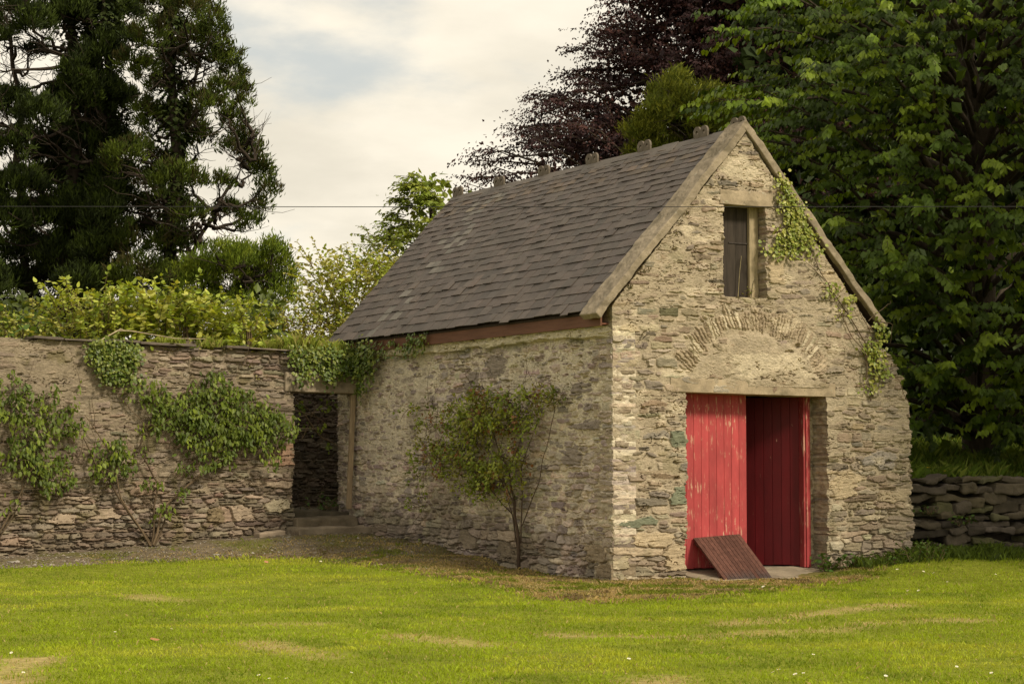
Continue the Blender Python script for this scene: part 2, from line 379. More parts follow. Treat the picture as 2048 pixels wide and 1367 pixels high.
# ---- gable
S = row_seeds(-0.2, 5.9, -0.3, 6.9, 0.04, 0.105, 0.12, 0.46, rg)
ex = []
for a in np.radians(np.arange(-57, 57.1, 2.05)):                       # arch of stones on edge
    j = rg.normal(0, 0.03); R = 1.585+rg.normal(0, 0.03)
    ex.append((2.54+R*math.sin(a), 2.22+R*math.cos(a), 0.20+rg.normal(0, 0.02), 0.026+rg.uniform(0, 0.012), math.pi/2-a+j, 3 if rg.random() < 0.2 else (4 if rg.random() < 0.5 else 5), 0))
z = 0.02
for k, (hh, ww) in enumerate(((0.14, 0.76), (0.20, 0.34), (0.15, 0.90), (0.11, 0.42), (0.2, 0.38), (0.13, 0.64), (0.2, 0.28))):       # quoins at the near corner
    if k != 4: ex.append((ww/2-0.06, z+hh/2, ww/2, hh/2, rg.normal(0, .03), (-1, -1, 5, -1, -1, -1, -1)[k], 0))
    z += hh
ex += [(0.37, 0.845, 0.41, 0.085, 0, 0, 0), (1.17, 2.03, 0.14, 0.13, 0.2, 0, 0), (1.15, 1.2, 0.13, 0.14, -0.2, 0, 0), (0.98, 3.87, 0.20, 0.075, -0.08, 1, 0),
       (1.08, 0.30, 0.19, 0.17, 0, 2, 0), (0.62, 0.55, 0.34, 0.13, 0, 2, 0), (4.05, 5.0-0.55, 0.26, 0.16, 0, 2, 0), (2.95, 4.55, 0.14, 0.2, 0, 2, 0), (4.9, 1.72, 0.3, 0.13, 0, 6, 0), (5.2, 1.15, 0.25, 0.1, 0, 2, 0), (4.15, 1.35, 0.3, 0.22, 0, 2, 0)]
S = put(S, ex)
SPEC = [(0.20, 0.215, 0.15), (0.15, 0.14, 0.085), (0.47, 0.38, 0.255), (0.58, 0.50, 0.37), (0.36, 0.285, 0.20), (0.44, 0.355, 0.25), (0.30, 0.27, 0.24)]
PALG = [(.37, .30, .215), (.31, .25, .175), (.42, .35, .26), (.27, .21, .15), (.345, .29, .215), (.25, .21, .165)]
gpoly = [(0.004, -0.3), (0.004, HE+0.20), (BW/2, HR-0.10), (4.86, 3.62), (4.93, 3.47), (5.06, 3.43), (5.20, 3.25), (5.33, 3.06), (5.42, 2.86), (5.50, 2.62), (5.50, 2.35), (5.53, 1.5), (5.56, 0.6), (5.52, -0.3)]
def gmask(U, Z):
    n = 0.03*vn(U*3, Z*13, 71)+0.012*vn(U*9, Z*40, 72)
    m = polydist(U+n*np.where(U > 4.7, 2.2, 0.15), Z+n*0.3*(U > 4.8), gpoly) > 0
    nL = 0.035*vn(Z*0+3, Z*7.5, 73)+0.012*vn(Z*0, Z*28, 74); nR = 0.03*vn(Z*0+7, Z*9, 75)+0.015*vn(Z*0, Z*30, 76)
    m &= ~((U > D0+nL) & (U < D1+nR) & (Z < DH))
    m &= ~((U > 1.975+nL*0.3) & (U < 2.735+nR*0.7) & (Z > 4.13+0.01*vn(U*9, Z*0, 77)) & (Z < 5.51))
    return m
def gmortar(U, Z):
    m = -0.013+0.020*fbm(U*1.1, Z*1.3, 4, 81)+0.009*sstep(0.5, 2.0, Z)
    m = m-0.03*sstep(1.1, 0.2, Z+0.3*vn(U*2, Z, 82))-0.020*sstep(3.75, 4.6, U)*sstep(-0.5, 0.6, fbm(U*1.3, Z*1.3, 3, 83)+0.25)
    r = np.hypot(U-2.54, Z-2.22); m = m+0.02*sstep(1.42, 1.3, r)*(Z > 2.8)-0.006*((r > 1.36) & (r < 1.8) & (Z > 3.0))
    return m
def gcol(U, Z, c):
    lime = sstep(0.18, 0.42, fbm(U*2.2, Z*5, 4, 84)+0.75*np.exp(-((U-2.4)/0.45)**2-((Z-5.98)/0.16)**2)+0.7*np.exp(-((U-2.65)/0.75)**2-((Z-3.15)/0.16)**2)+0.55*np.exp(-((U-1.25)/0.2)**2-((Z-3.0)/0.12)**2)-0.12)
    c = c*(1-0.65*lime[..., None])+np.array((.66, .57, .42))*0.65*lime[..., None]
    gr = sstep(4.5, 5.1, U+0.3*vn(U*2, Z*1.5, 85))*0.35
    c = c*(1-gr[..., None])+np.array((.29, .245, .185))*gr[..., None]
    ms = sstep(0.25, 0.5, fbm(U*3, Z*3, 4, 86)+0.35*sstep(0.35, 0.0, Z)-0.15)
    return c*(1-0.4*ms[..., None])+np.array((.17, .155, .075))*0.4*ms[..., None]
def gext(U, Z):
    b = 0.0*U
    b = b-0.03*sstep(4.78, 4.95, U)+0.012*vn(U*1.1, Z*0.9, 87)
    return b
gm = lambda u, z, h: np.stack([u, -h, z], 1)
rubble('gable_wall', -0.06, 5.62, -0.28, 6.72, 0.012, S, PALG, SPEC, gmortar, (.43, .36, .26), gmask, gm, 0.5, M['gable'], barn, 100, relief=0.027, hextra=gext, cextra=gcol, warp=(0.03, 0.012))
# ---- long side wall
S = row_seeds(-0.2, 9.6, -0.3, 3.9, 0.05, 0.115, 0.14, 0.42, np.random.default_rng(17))
S = put(S, [(0.2, 0.12, 0.3, 0.11, 0, 1, 0), (0.5, 0.36, 0.28, 0.11, 0, 1, 0), (2.9, 0.25, 0.35, 0.16, 0, 0, 0), (4.3, 0.42, 0.28, 0.12, 0, 0, 0), (0.62, 2.25, 0.3, 0.09, -0.05, 2, 0), (0.9, 2.75, 0.28, 0.11, 0.03, 2, 0), (1.1, 1.8, 0.2, 0.13, 0, 2, 0), (3.4, 3.2, 0.3, 0.16, 0, 2, 0), (4.2, 2.95, 0.18, 0.2, 0.3, 2, 0)])
SPS = [(.27, .22, .165), (.40, .32, .22), (.27, .225, .19)]
PALS = [(.45, .37, .31), (.37, .305, .265), (.50, .42, .335), (.315, .26, .235), (.53, .45, .345), (.42, .345, .295)]
def smask(U, Z): return (Z < 3.64+0.01*vn(U*4, Z*0, 91))
def smortar(U, Z):
    m = -0.024+0.018*fbm(U*0.8, Z*0.9, 3, 92)+0.012*sstep(1.0, 3.0, Z)
    return m-0.045*sstep(0.75, 0.15, Z-0.045*U+0.35*fbm(U*1.3, Z*1.5, 3, 93))
def sext(U, Z):
    zl = 3.50+0.025*vn(U*1.7, U*0, 94)+0.012*vn(U*7, U*0, 95)
    return 0.075*sstep(zl-0.012, zl+0.012, Z)*sstep(0.05, 0.3, U)+0.03*sstep(0.5, 0.0, Z-0.05*U)*sstep(0.1, 1.5, U)+0.014*vn(U*0.9, Z*0.9, 96)
def scol(U, Z, c):
    zl = 3.50+0.025*vn(U*1.7, U*0, 94)+0.012*vn(U*7, U*0, 95)
    k = sstep(zl-0.012, zl+0.012, Z)*0.85
    pl = np.array((.60, .53, .38))*(1+0.25*fbm(U*4, Z*8, 4, 97))[..., None]
    c = c*(1-k[..., None])+pl*k[..., None]
    mo = 0.55*sstep(0.10, 0.0, np.abs(Z-zl+0.03))*sstep(-0.1, 0.3, fbm(U*2, Z*4, 3, 98)+0.1)
    c = c*(1-mo[..., None])+np.array((.13, .13, .055))*mo[..., None]
    dk = sstep(0.0, 0.45, fbm(U*0.8, Z*0.9, 4, 99)+sstep(1.2, 0.0, Z-0.05*U)*0.75-0.30)    # damp, algae-stained foot
    return c*(1-0.5*dk[..., None])+np.array((.125, .10, .065))*0.5*dk[..., None]
sm = lambda u, z, h: np.stack([-h, u, z], 1)
def flip(o):
    me = o.data; me.flip_normals(); return o
flip(rubble('side_wall', -0.0, BL, -0.25, 3.66, 0.014, S, PALS, SPS, smortar, (.62, .545, .42), smask, sm, 0.4, M['rubble'], barn, 200, relief=0.034, hextra=sext, cextra=scol, warp=(0.035, 0.016)))
# ---- rear and far walls (plain, unseen from the front)
mb = MB(); mb.box((0.42, BL-0.45, -0.2), (BW-0.5, 0, 0), (0, 0.44, 0), (0, 0, HE), (.3, .24, .19))
mb.add([(0.0, BL-0.45, HE), (BW, BL-0.45, HE), (BW/2, BL-0.45, HR-0.15), (0.0, BL-0.01, HE), (BW, BL-0.01, HE), (BW/2, BL-0.01, HR-0.15)], [np.array([[0, 1, 2], [5, 4, 3]]), np.array([[0, 2, 5, 3], [1, 4, 5, 2]])], (.3, .24, .19))
mb.build('rear_wall', M['rubble'], barn)
mb = MB(); mb.box((BW-0.42, 0.5, -0.2), (0.42, 0, 0), (0, BL-0.5, 0), (0, 0, HE-0.08), (.3, .24, .19)); mb.build('far_side_wall', M['rubble'], barn)
mb = MB(); mb.box((0.3, 0.45, -0.1), (BW-0.6, 0, 0), (0, BL-0.9, 0), (0, 0, 0.195), (.16, .14, .11)); mb.build('floor', M['concrete'], barn)
mb = MB(); mb.box((0.35, 0.47, 3.5), (BW-0.7, 0, 0), (0, BL-0.95, 0), (0, 0, 0.06), (.10, .07, .05)); mb.build('loft_floor', M['wood'], barn)
# ---- roof of slates
RU, RZ = BW/2, 6.655                                                    # ridge
EU, EZ = -0.20, 3.84                                                   # eave edge of the slates
SL = math.hypot(RU-EU, RZ-EZ)
def slates(side, rng):
    mb = MB(); V = []; C = []
    d = np.array([(RU-EU)/SL, 0, (RZ-EZ)/SL]); n = np.array([-d[2], 0, d[0]]); o = np.array([EU, 0, EZ])
    if side: d = d*[-1, 1, 1]; n = n*[-1, 1, 1]; o = np.array([BW-EU, 0, EZ])
    w = np.array([0, 1.0, 0]); rows = 24; G = np.linspace(0.215, 0.115, rows); G = np.concatenate([[0], np.cumsum(G)*SL/G.sum()])
    for r in range(rows):
        v = 0.40-rng.uniform(0.0, 0.2); g = G[r+1]-G[r]
        while v < BL+0.02:
            ww = rng.uniform(0.21, 0.32)*(1.0 if r < 14 else 0.85); v1 = min(v+ww-0.009, BL+0.03)
            if v1-v < 0.05: break
            s0 = G[r]+rng.normal(0, 0.005)-(0.035 if rng.random() < 0.02 else 0); s1 = min(G[r]+2.1*g, SL-0.01)
            t = 0.008+rng.uniform(0, 0.006); l0 = 0.019+rng.uniform(-0.004, 0.006)+(0.012 if rng.random() < 0.04 else 0); l1 = 0.0
            rot = rng.normal(0, 0.006)+(rng.normal(0, 0.03) if rng.random() < 0.04 else 0)
            a = o+d*(s0+rot*0)+w*v+n*l0; b = o+d*(s0+rot*ww)+w*v1+n*(l0+rng.normal(0, 0.003))
            c = o+d*s1+w*(v1)+n*l1; e = o+d*s1+w*(v)+n*l1
            cut = rng.random()
            top = [a+n*t, b+n*t, c+n*t, e+n*t]; bot = [a, b, c, e]
            V.append(np.array(top+bot))
            base = np.array((.086, .068, .057))*rng.uniform(0.80, 1.22)*np.array([1+rng.normal(0, .02), 1, 1+rng.normal(0, .02)])
            if rng.random() < 0.04: base = base*1.3
            if abs(v-(7.3+0.0*r)) < 0.5 and rng.random() < 0.35: base = np.array((.145, .13, .11))*rng.uniform(.8, 1.2)
            if r > 18 and rng.random() < 0.3: base = base*np.array((1.25, 1.17, 1.0))
            C.append(np.tile(base, (8, 1)))
            v += ww
    V = np.array(V); k = len(V); F = np.array([[0, 1, 2, 3], [4, 5, 1, 0], [5, 6, 2, 1], [7, 4, 0, 3]])
    if not side: F = F[:, ::-1]
    mb.add(V.reshape(-1, 3), (np.arange(k)[:, None, None]*8+F[None]).reshape(-1, 4), np.concatenate(C))
    return mb
roof = link('roof', None, barn)
slates(0, np.random.default_rng(5)).build('slates', M['slate'], roof)
slates(1, np.random.default_rng(6)).build('slates', M['slate'], roof)
mb = MB()                                                               # boarding under the slates
for s in (0, 1):
    e = np.array([EU+0.06, 0.05, EZ-0.01]); rdg = np.array([RU, 0.05, RZ-0.045])
    if s: e[0] = BW-e[0]
    mb.box(e, rdg-e, (0, BL-0.06, 0), (0, 0, -0.03), (.05, .035, .025))
mb.build('boarding', M['wood'], roof)
# ridge tiles with seven double-eared crests
mb = MB()
v = 0.38
rr = np.random.default_rng(3)
while v < BL+0.02:
    L = min(0.46, BL+0.04-v); 
    if L < 0.1: break
    j = rr.normal(0, 0.003)
    for s in (-1, 1):
        a = np.array([RU, v, RZ+0.045+j]); mb.box(a, np.array([s*0.135, 0, -0.155]), (0, L-0.006, 0), (0, 0, -0.022), (.125, .105, .088)*np.array(rr.uniform(.85, 1.15)))
    v += 0.462
mb.build('ridge_tiles', M['slate'], roof)
def crest():
    mb = MB(); T = 0.018
    def ring(cy, cz, R, r, t):
        n = 20; a = np.arange(n)*2*PI/n
        o_ = np.stack([np.cos(a)*R+cy, np.sin(a)*R+cz], 1); i_ = np.stack([np.cos(a)*r+cy, np.sin(a)*r+cz], 1)
        V = np.concatenate([np.concatenate([np.full((n, 1), x), p], 1) for x in (t, -t) for p in (o_, i_)])
        F = []
        for k in range(n):
            q = (k+1) % n
            F += [[k, q, n+q, n+k], [2*n+q, 2*n+k, 3*n+k, 3*n+q], [q, k, 2*n+k, 2*n+q], [n+k, n+q, 3*n+q, 3*n+k]]
        mb.add(V, np.array(F), (.15, .125, .10))
    ring(-0.092, 0.080, 0.096, 0.030, T); ring(0.092, 0.080, 0.096, 0.030, T+0.0015)
    mb.box((-T+0.002, -0.184, -0.05), (2*T-0.004, 0, 0), (0, 0.368, 0), (0, 0, 0.10), (.15, .125, .10))
    mb.box((-T+0.003, -0.04, 0.04), (2*T-0.006, 0, 0), (0, 0.08, 0), (0, 0, 0.075), (.15, .125, .10))
    return mb
cr0 = crest().build('ridge_crest', M['concrete'], None); cr0.parent = roof
for k in range(7):
    o = cr0 if k == 0 else cr0.copy()
    if k: COL.objects.link(o); o.parent = roof
    o.location = (RU, 1.148+(k-1)*1.595 if k else 0.17, RZ+0.03)
# ---- gable copings
def coping(s):
    a = np.array([-0.30, 0, 3.80]); b = np.array([RU, 0, RZ+0.125]); dd = nrm(b-a); n = np.array([-dd[2], 0, dd[0]])
    th = 0.115
    o = a+n*(-th+0.0)+np.array([0, -0.045, 0]); ax = dd*np.linalg.norm(b-a); az = n*th
    if s:
        m = np.array([-1, 1, 1]); a = np.array([BW-a[0], 0, a[2]]); o = np.array([BW-o[0], o[1], o[2]]); ax = ax*m; az = az*m
    return rough(o, ax, (0, 0.47, 0), az, 0.045, 0.018, 0.016, 9.0, 40+s, (.285, .235, .17), None, 0.014)
coping(0).build('coping', M['concrete'], barn); coping(1).build('coping', M['concrete'], barn)
mb = MB(); mb.box((-0.13, 0.10, 3.63), (0.03, 0, 0), (0, BL-0.12, 0), (0, 0, 0.20), (.15, .070, .042)); mb.box((-0.10, 0.10, 3.65), (0.12, 0, 0), (0, BL-0.12, 0), (0, 0, 0.02), (.2, .08, .05))
mb.build('fascia', M['fascia'], barn)
mb = MB(); mb.box((BW+0.10, 0.10, 3.58), (0.03, 0, 0), (0, BL-0.12, 0), (0, 0, 0.23), (.10, .07, .05)); mb.build('fascia', M['fascia'], barn)
# ---- lintels
rough((1.0, -0.016, 2.70), (3.02, 0, -0.03), (0, 0.5, 0), (0, 0, 0.20), 0.05, 0.007, 0.008, 7, 51, (.36, .29, .20)).build('door_lintel', M['concrete'], barn)
rough((1.90, -0.014, 5.50), (0.97, 0, 0.0), (0, 0.48, 0), (0, 0, 0.22), 0.04, 0.009, 0.008, 7, 52, (.37, .30, .21)).build('hatch_lintel', M['concrete'], barn)
# ---- red doors
RED = np.array((.40, .058, .062)); RED_SHADE = np.array((.105, .004, .007))  # second red has the open leaf's shade painted in
def leaf(n, w, Hh, c, rng, seed):
    """boarded door leaf along +x from 0 to n*w, face towards -y"""
    mb = MB()
    for k in range(n):
        cc = c*rng.uniform(.88, 1.1); t = 0.028+rng.uniform(0, .003); g = 0.0022; bot = rng.uniform(0, 0.012)
        x0, x1 = k*w+0.0012, (k+1)*w-0.0012
        P = [(x0, 0.008), (x0+g, 0), (x1-g, 0), (x1, 0.008), (x1, t), (x0, t)]
        V = [(x, y, z) for z in (bot, Hh) for x, y in P]
        F4 = np.array([[i, (i+1) % 6, 6+(i+1) % 6, 6+i] for i in range(6)])
        mb.add(V, [F4, np.array([[5, 4, 3, 2, 1, 0], [6, 7, 8, 9, 10, 11]])], cc)
    mb.box((0, t+0.001, 0.25), (n*w, 0, 0), (0, 0.03, 0), (0, 0, 0.14), c*.8); mb.box((0, t+0.001, Hh-0.4), (n*w, 0, 0), (0, 0.03, 0), (0, 0, 0.14), c*.8)
    return mb
DV = 0.36
rngd = np.random.default_rng(12)
xl = on_v(1493, 930, DV)[0]                                            # free edge of the closed leaf
x0 = xl-9*0.137
o = leaf(9, 0.137, 2.58, RED, rngd, 1).build('door_leaf', M['door'], barn); o.location = (x0, DV, 0.11)
xh = on_v(1602, 930, DV)[0]
o2 = leaf(9, 0.137, 2.56, RED_SHADE, rngd, 2).build('door_leaf', M['doorshade'], barn)
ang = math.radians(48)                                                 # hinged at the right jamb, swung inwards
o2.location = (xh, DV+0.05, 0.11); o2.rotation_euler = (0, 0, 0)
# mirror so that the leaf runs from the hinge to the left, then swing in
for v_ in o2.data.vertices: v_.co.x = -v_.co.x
o2.data.flip_normals(); o2.rotation_euler = (0, 0, -ang); tag(o2, 'red door leaf swung inwards with shade painted into its colour')
fr = MB()
fr.box((xh+0.005, DV-0.06, 0.09), (0.035, 0, 0), (0, 0.12, 0), (0, 0, 2.62), RED*0.7); fr.box((xh+0.042, DV-0.08, 0.09), (0.03, 0, 0), (0, 0.14, 0), (0, 0, 2.62), RED*.85); fr.box((xh+0.074, DV-0.06, 0.09), (0.055, 0, 0), (0, 0.14, 0), (0, 0, 2.62), RED*.85)
fr.build('door_frame', M['door'], barn); fr = MB()
fr.box((x0-0.10, DV-0.045, 0.09), (0.10, 0, 0), (0, 0.12, 0), (0, 0, 2.62), RED)
fr.build('door_frame', M['door'], barn)
# rebate stonework each side of the frame
Sx = row_seeds(-0.3, 0.8, -0.2, 3.0, 0.05, 0.12, 0.12, 0.3, np.random.default_rng(31))
mk = lambda U, Z: (Z < 2.72) & (U > 0.0)
rubble('rebate', -0.02, 0.62, 0.0, 2.74, 0.02, Sx, PALG, SPEC, lambda U, Z: -0.004+0*U, (.50, .42, .29), mk, lambda u, z, h: np.stack([xh+0.125+u, DV+0.0-h, z], 1), 0.2, M['gable'], barn, 310, relief=0.018)
rubble('rebate', -0.02, 0.62, 0.0, 2.74, 0.02, Sx, PALG, SPEC, lambda U, Z: -0.004+0*U, (.50, .42, .29), mk, lambda u, z, h: np.stack([x0-0.70+u, DV+0.03-h, z], 1), 0.2, M['gable'], barn, 311, relief=0.018)
# ---- hatch: old board shutter, pale post
HV = 0.24
mb = MB(); h0 = on_v(1446, 500, HV)[0]; h1 = on_v(1496, 500, HV)[0]
wd = (h1-h0)/2
for k in range(2): mb.box((h0+k*wd, HV+0.004*k, 4.12), (wd-0.006, 0, 0), (0, 0.03, 0), (0, 0, 1.39), np.array((.050, .040, .032))*(1.0-0.12*k))
mb.box((h0+0.1, HV-0.012, 4.95), (wd*1.6, 0, 0), (0, 0.012, 0), (0, 0, 0.02), (.06, .05, .045))
sh = mb.build('hatch_shutter', M['wood'], barn)
p0 = on_v(1499, 500, HV-0.05)[0]
rough((p0, HV-0.05, 4.12), (0.17, 0, 0), (0, 0.16, 0), (0, 0, 1.39), 0.05, 0.008, 0.015, 8, 61, (.37, .30, .19)).build('hatch_post', M['wood'], barn, True)
mb = MB(); mb.box((1.7, 0.452, 4.0), (1.3, 0, 0), (0, 0.05, 0), (0, 0, 1.7), (.02, .017, .014)); mb.build('hatch_dark_panel', M['wood'], barn)  # near-black panel paints the unlit interior behind the shutter
# threshold slab
slab = rough((D0-0.02, -0.50, -0.12), (2.62, 0, 0), (0, 1.0, 0.115), (0, 0, 0.105), 0.08, 0.008, 0.012, 5, 66, (.30, .25, .18)).build('threshold_slab', M['concrete'], None)
tag(slab, 'worn concrete slab sloping out of the red barn doorway', 'slab')
# ramp of boards leaning on the closed leaf
def ramp():
    tl = on_v(1387, 1075, DV-0.03); tr = on_v(1480, 1067, DV-0.03); zg = -0.005
    def onz(px, py, z):
        r = ray(px, py); return CC+r*((z-CC[2])/r[2])
    v_b = -0.47; bl = on_v(1452, 1162, v_b); br = on_v(1547, 1157, v_b)
    ax = (tr-tl); w = np.linalg.norm(ax); up = tl-bl; n = nrm(np.cross(br-bl, up)); mb = MB(); N = 12; rng = np.random.default_rng(8)
    for k in range(N):
        a = bl+(br-bl)*(k/N); b = bl+(br-bl)*((k+0.90)/N); c = tl+(tr-tl)*((k+0.90)/N); d = tl+(tr-tl)*(k/N)
        cc = np.array((.115, .054, .040))*rng.uniform(.75, 1.2); T = n*0.025; m1 = a+(d-a)*rng.uniform(.18, .36); m2 = b+(c-b)*rng.uniform(.18, .36)
        V = [a, b, m2, m1, c, d]; V = V+[p-T for p in V]
        F = np.array([[0, 1, 2, 3], [3, 2, 4, 5], [7, 6, 9, 8], [8, 9, 11, 10], [6, 7, 1, 0], [7, 8, 2, 1], [8, 10, 4, 2], [10, 11, 5, 4], [11, 9, 3, 5], [9, 6, 0, 3]])
        gc = np.array((.055, .048, .046))*rng.uniform(.8, 1.15) if rng.random() < 0.75 else cc
        mb.add(V, F, [gc, gc, cc, cc, cc, cc]*2)
    back = n*-0.026; t = 0.03
    for s in (0.15, 0.85):
        a = bl+(tl-bl)*s+back; mb.box(a+n*-t, (br-bl)*0.99, (tl-bl)*0.09, n*t, (.10, .05, .04))
    return mb
r_ = ramp(); ro = r_.build('board_ramp', M['wood'], None)
tag(ro, 'grooved brown board ramp leaning against the red barn door', 'ramp')
# ================================================================== garden wall with doorway
LV = 8.45
gw = thing('garden_wall', 'long brown rubble garden wall with a doorway beside the barn', 'wall', (-5, LV, 0))
S = row_seeds(-10.2, 0.3, -0.3, 4.0, 0.035, 0.095, 0.14, 0.46, np.random.default_rng(27))
S = put(S, [(-6.2, 0.38, 0.22, 0.09, 0, 0, 0), (-5.3, 0.75, 0.22, 0.10, 0, 1, 0), (-4.6, 0.85, 0.2, 0.1, 0, 1, 0), (-3.9, 1.25, 0.25, 0.12, 0, 0, 0), (-2.6, 0.78, 0.25, 0.1, 0, 0, 0), (-2.2, 0.82, 0.26, 0.12, 0, 1, 0), (-1.5, 0.95, 0.22, 0.1, 0, 2, 0), (-1.42, 1.9, 0.2, 0.09, 0, 3, 0), (-1.42, 1.7, 0.2, 0.08, 0, 3, 0), (-1.5, 1.32, 0.3, 0.06, 0, 1, 0)])
SPW = [(.34, .25, .185), (.38, .30, .22), (.52, .45, .32), (.36, .235, .165)]
PALW = [(.225, .178, .135), (.275, .222, .168), (.178, .14, .108), (.315, .26, .195), (.24, .185, .14), (.205, .168, .13)]
ztop = lambda U: 3.60-0.0186*U
def wmask(U, Z):
    n = 0.03*vn(Z*0+2, Z*8, 171)+0.012*vn(Z*0, Z*30, 172)
    m = Z < ztop(U)+0.02*vn(U*3, Z*0, 173)
    return m & ~((U > -1.22+n) & (Z < 2.93)) & ~((U > -1.30) & (Z > 2.9) & (Z < 3.26))
def wmortar(U, Z):
    m = -0.012+0.016*fbm(U*0.8, Z*1.0, 3, 174)+0.008*sstep(1.6, 3.0, Z)*sstep(-2, -4.5, U)
    return m-0.06*sstep(1.9, 0.6, Z+0.5*fbm(U*1.1, Z*1.2, 3, 175))-0.03*sstep(3.0, 3.4, Z)*sstep(-4.2, -3.6, U)
def wcol(U, Z, c):
    dk = sstep(0.0, 0.45, fbm(U*0.7, Z*1.1, 4, 176)+sstep(1.3, 0.1, Z)*0.5-0.2)
    c = c*(1-0.45*dk[..., None])+np.array((.13, .10, .07))*0.45*dk[..., None]
    pl = sstep(2.2, 3.0, Z)*sstep(-3.9, -4.7, U)*0.35
    c = c*(1-pl[..., None])+np.array((.29, .24, .175))*(1+0.2*fbm(U*5, Z*8, 4, 177))[..., None]*pl[..., None]
    ms = sstep(0.3, 0.5, fbm(U*2.6, Z*2.6, 4, 178)-0.02)*0.55
    return c*(1-ms[..., None])+np.array((.145, .125, .05))*ms[..., None]
wm = lambda u, z, h: np.stack([u, LV-h, z], 1)
rubble('wall_face', -10.0, 0.0, -0.15, 3.84, 0.017, S, PALW, SPW, wmortar, (.275, .225, .16), wmask, wm, 0.5, M['rubble'], gw, 400, relief=0.030, cextra=wcol, hextra=lambda U, Z: 0.03*vn(U*0.6, Z*0.7, 180)+0.02*sstep(0.8, 0.1, Z), warp=(0.035, 0.013), crack=0.9)
mb = MB(); rng = np.random.default_rng(41); u = -10.0
while u < -0.05:
    L = rng.uniform(0.35, 1.1); L = min(L, -0.02-u)
    if rng.random() < 0.86:
        rough((u, LV-0.075-rng.uniform(0, 0.035), ztop(u)-0.0+rng.normal(0, 0.008)), (L-0.012, 0, -0.0186*L), (0, 0.62, 0), (0, 0, rng.uniform(0.025, 0.05)), 0.09, 0.012, 0.008, 7, int(rng.integers(999)), np.array((.17, .14, .115))*rng.uniform(.7, 1.3), mb, 0.01)
    u += L
mb.build('cap_slabs', M['stone'], gw)
mb = MB(); mb.box((-9.9, LV+0.42, 0.0), (8.6, 0, 0), (0, 0.2, 0), (0, 0, 3.5), (.25, .2, .15)); mb.build('rear_face', M['rubble'], gw)
rough((-1.42, LV-0.03, 2.925), (1.40, 0, -0.02), (0, 0.5, 0), (0, 0, 0.34), 0.07, 0.010, 0.02, 6, 55, (.30, .245, .18)).build('door_lintel', M['concrete'], gw, True)
mb = rough((-0.19, LV+0.02, 0.86), (0.085, 0, 0), (0, 0.07, 0), (0.075, 0, 2.04), 0.07, 0.004, 0.01, 8, 57, (.34, .255, .165)); po = mb.build('door_post', M['wood'], gw)
def step(o, ax, ay, az, seed, label, c=(.24, .195, .14)):
    s = rough(o, ax, ay, az, 0.06, 0.04, 0.03, 5, seed, c, None, 0.05).build('stone_step', M['stone'], None)
    return tag(s, label, 'step')
step((-1.38, 7.86, 0.36), (1.42, 0, 0.02), (0, 0.75, 0), (0, 0, 0.19), 301, 'broad lower stone step outside the garden wall doorway')
step((-1.24, 8.33, 0.50), (1.20, 0, 0), (0, 0.5, 0), (0, 0, 0.22), 302, 'upper stone step set inside the garden wall doorway', (.16, .13, .09))
step((-1.24, 8.80, 0.55), (1.25, 0, 0), (0, 2.9, 0), (0, 0, 0.27), 303, 'dark stone paving behind the garden wall doorway', (.10, .085, .06))
fs = on_v(542, 1068, 8.05)
tag(rough(fs+[-0.26, -0.1, -0.09], (0.5, 0, 0.06), (0, 0.3, 0), (0, 0, 0.10), 0.05, 0.02, 0.02, 6, 305, (.34, .27, .2), None, 0.03).build('flat_stone', M['stone'], None, True), 'pale flat stone lying at the foot of the wall beside the steps', 'stone')
for k, (px, py, w, lb) in enumerate(((438, 1110, .13, 'small grey slate on the gravel below the left wall'), (30, 1124, .16, 'grey slate in the gravel at the far left wall foot'), (1452, 1172, .12, None))):
    if lb is None: continue
    g = ground_at(px, py)
    tag(rough(g+[-w/2, -w/3, -0.01], (w, 0.05, 0), (-0.03, w*.7, 0), (0, 0, 0.03), 0.04, 0.008, 0.01, 9, 330+k, (.36, .33, .29)).build('flat_stone', M['stone'], None, True), lb, 'stone')
# wall beyond the doorway, palette darkened to paint in the yard's shade
S = row_seeds(-3.2, 4.8, -0.3, 4.4, 0.06, 0.13, 0.14, 0.4, np.random.default_rng(47))
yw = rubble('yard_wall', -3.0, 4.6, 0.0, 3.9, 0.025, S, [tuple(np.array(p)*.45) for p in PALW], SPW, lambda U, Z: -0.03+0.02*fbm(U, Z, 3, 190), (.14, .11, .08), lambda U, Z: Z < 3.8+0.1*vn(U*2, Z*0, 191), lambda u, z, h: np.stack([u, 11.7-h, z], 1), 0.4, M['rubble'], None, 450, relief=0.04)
tag(yw, 'rubble wall seen through the garden wall doorway, shade painted into its stones', 'wall')
mb = MB(); mb.box((-3.0, LV+0.7, 0), (0.3, 0, 0), (0, 3.2, 0), (0, 0, 3.8), (.15, .12, .09)); tag(mb.build('yard_shade_wall', M['rubble']), 'short unseen wall added beside the yard to keep it dark', 'wall')  # unseen wall, added to keep skylight out of the yard
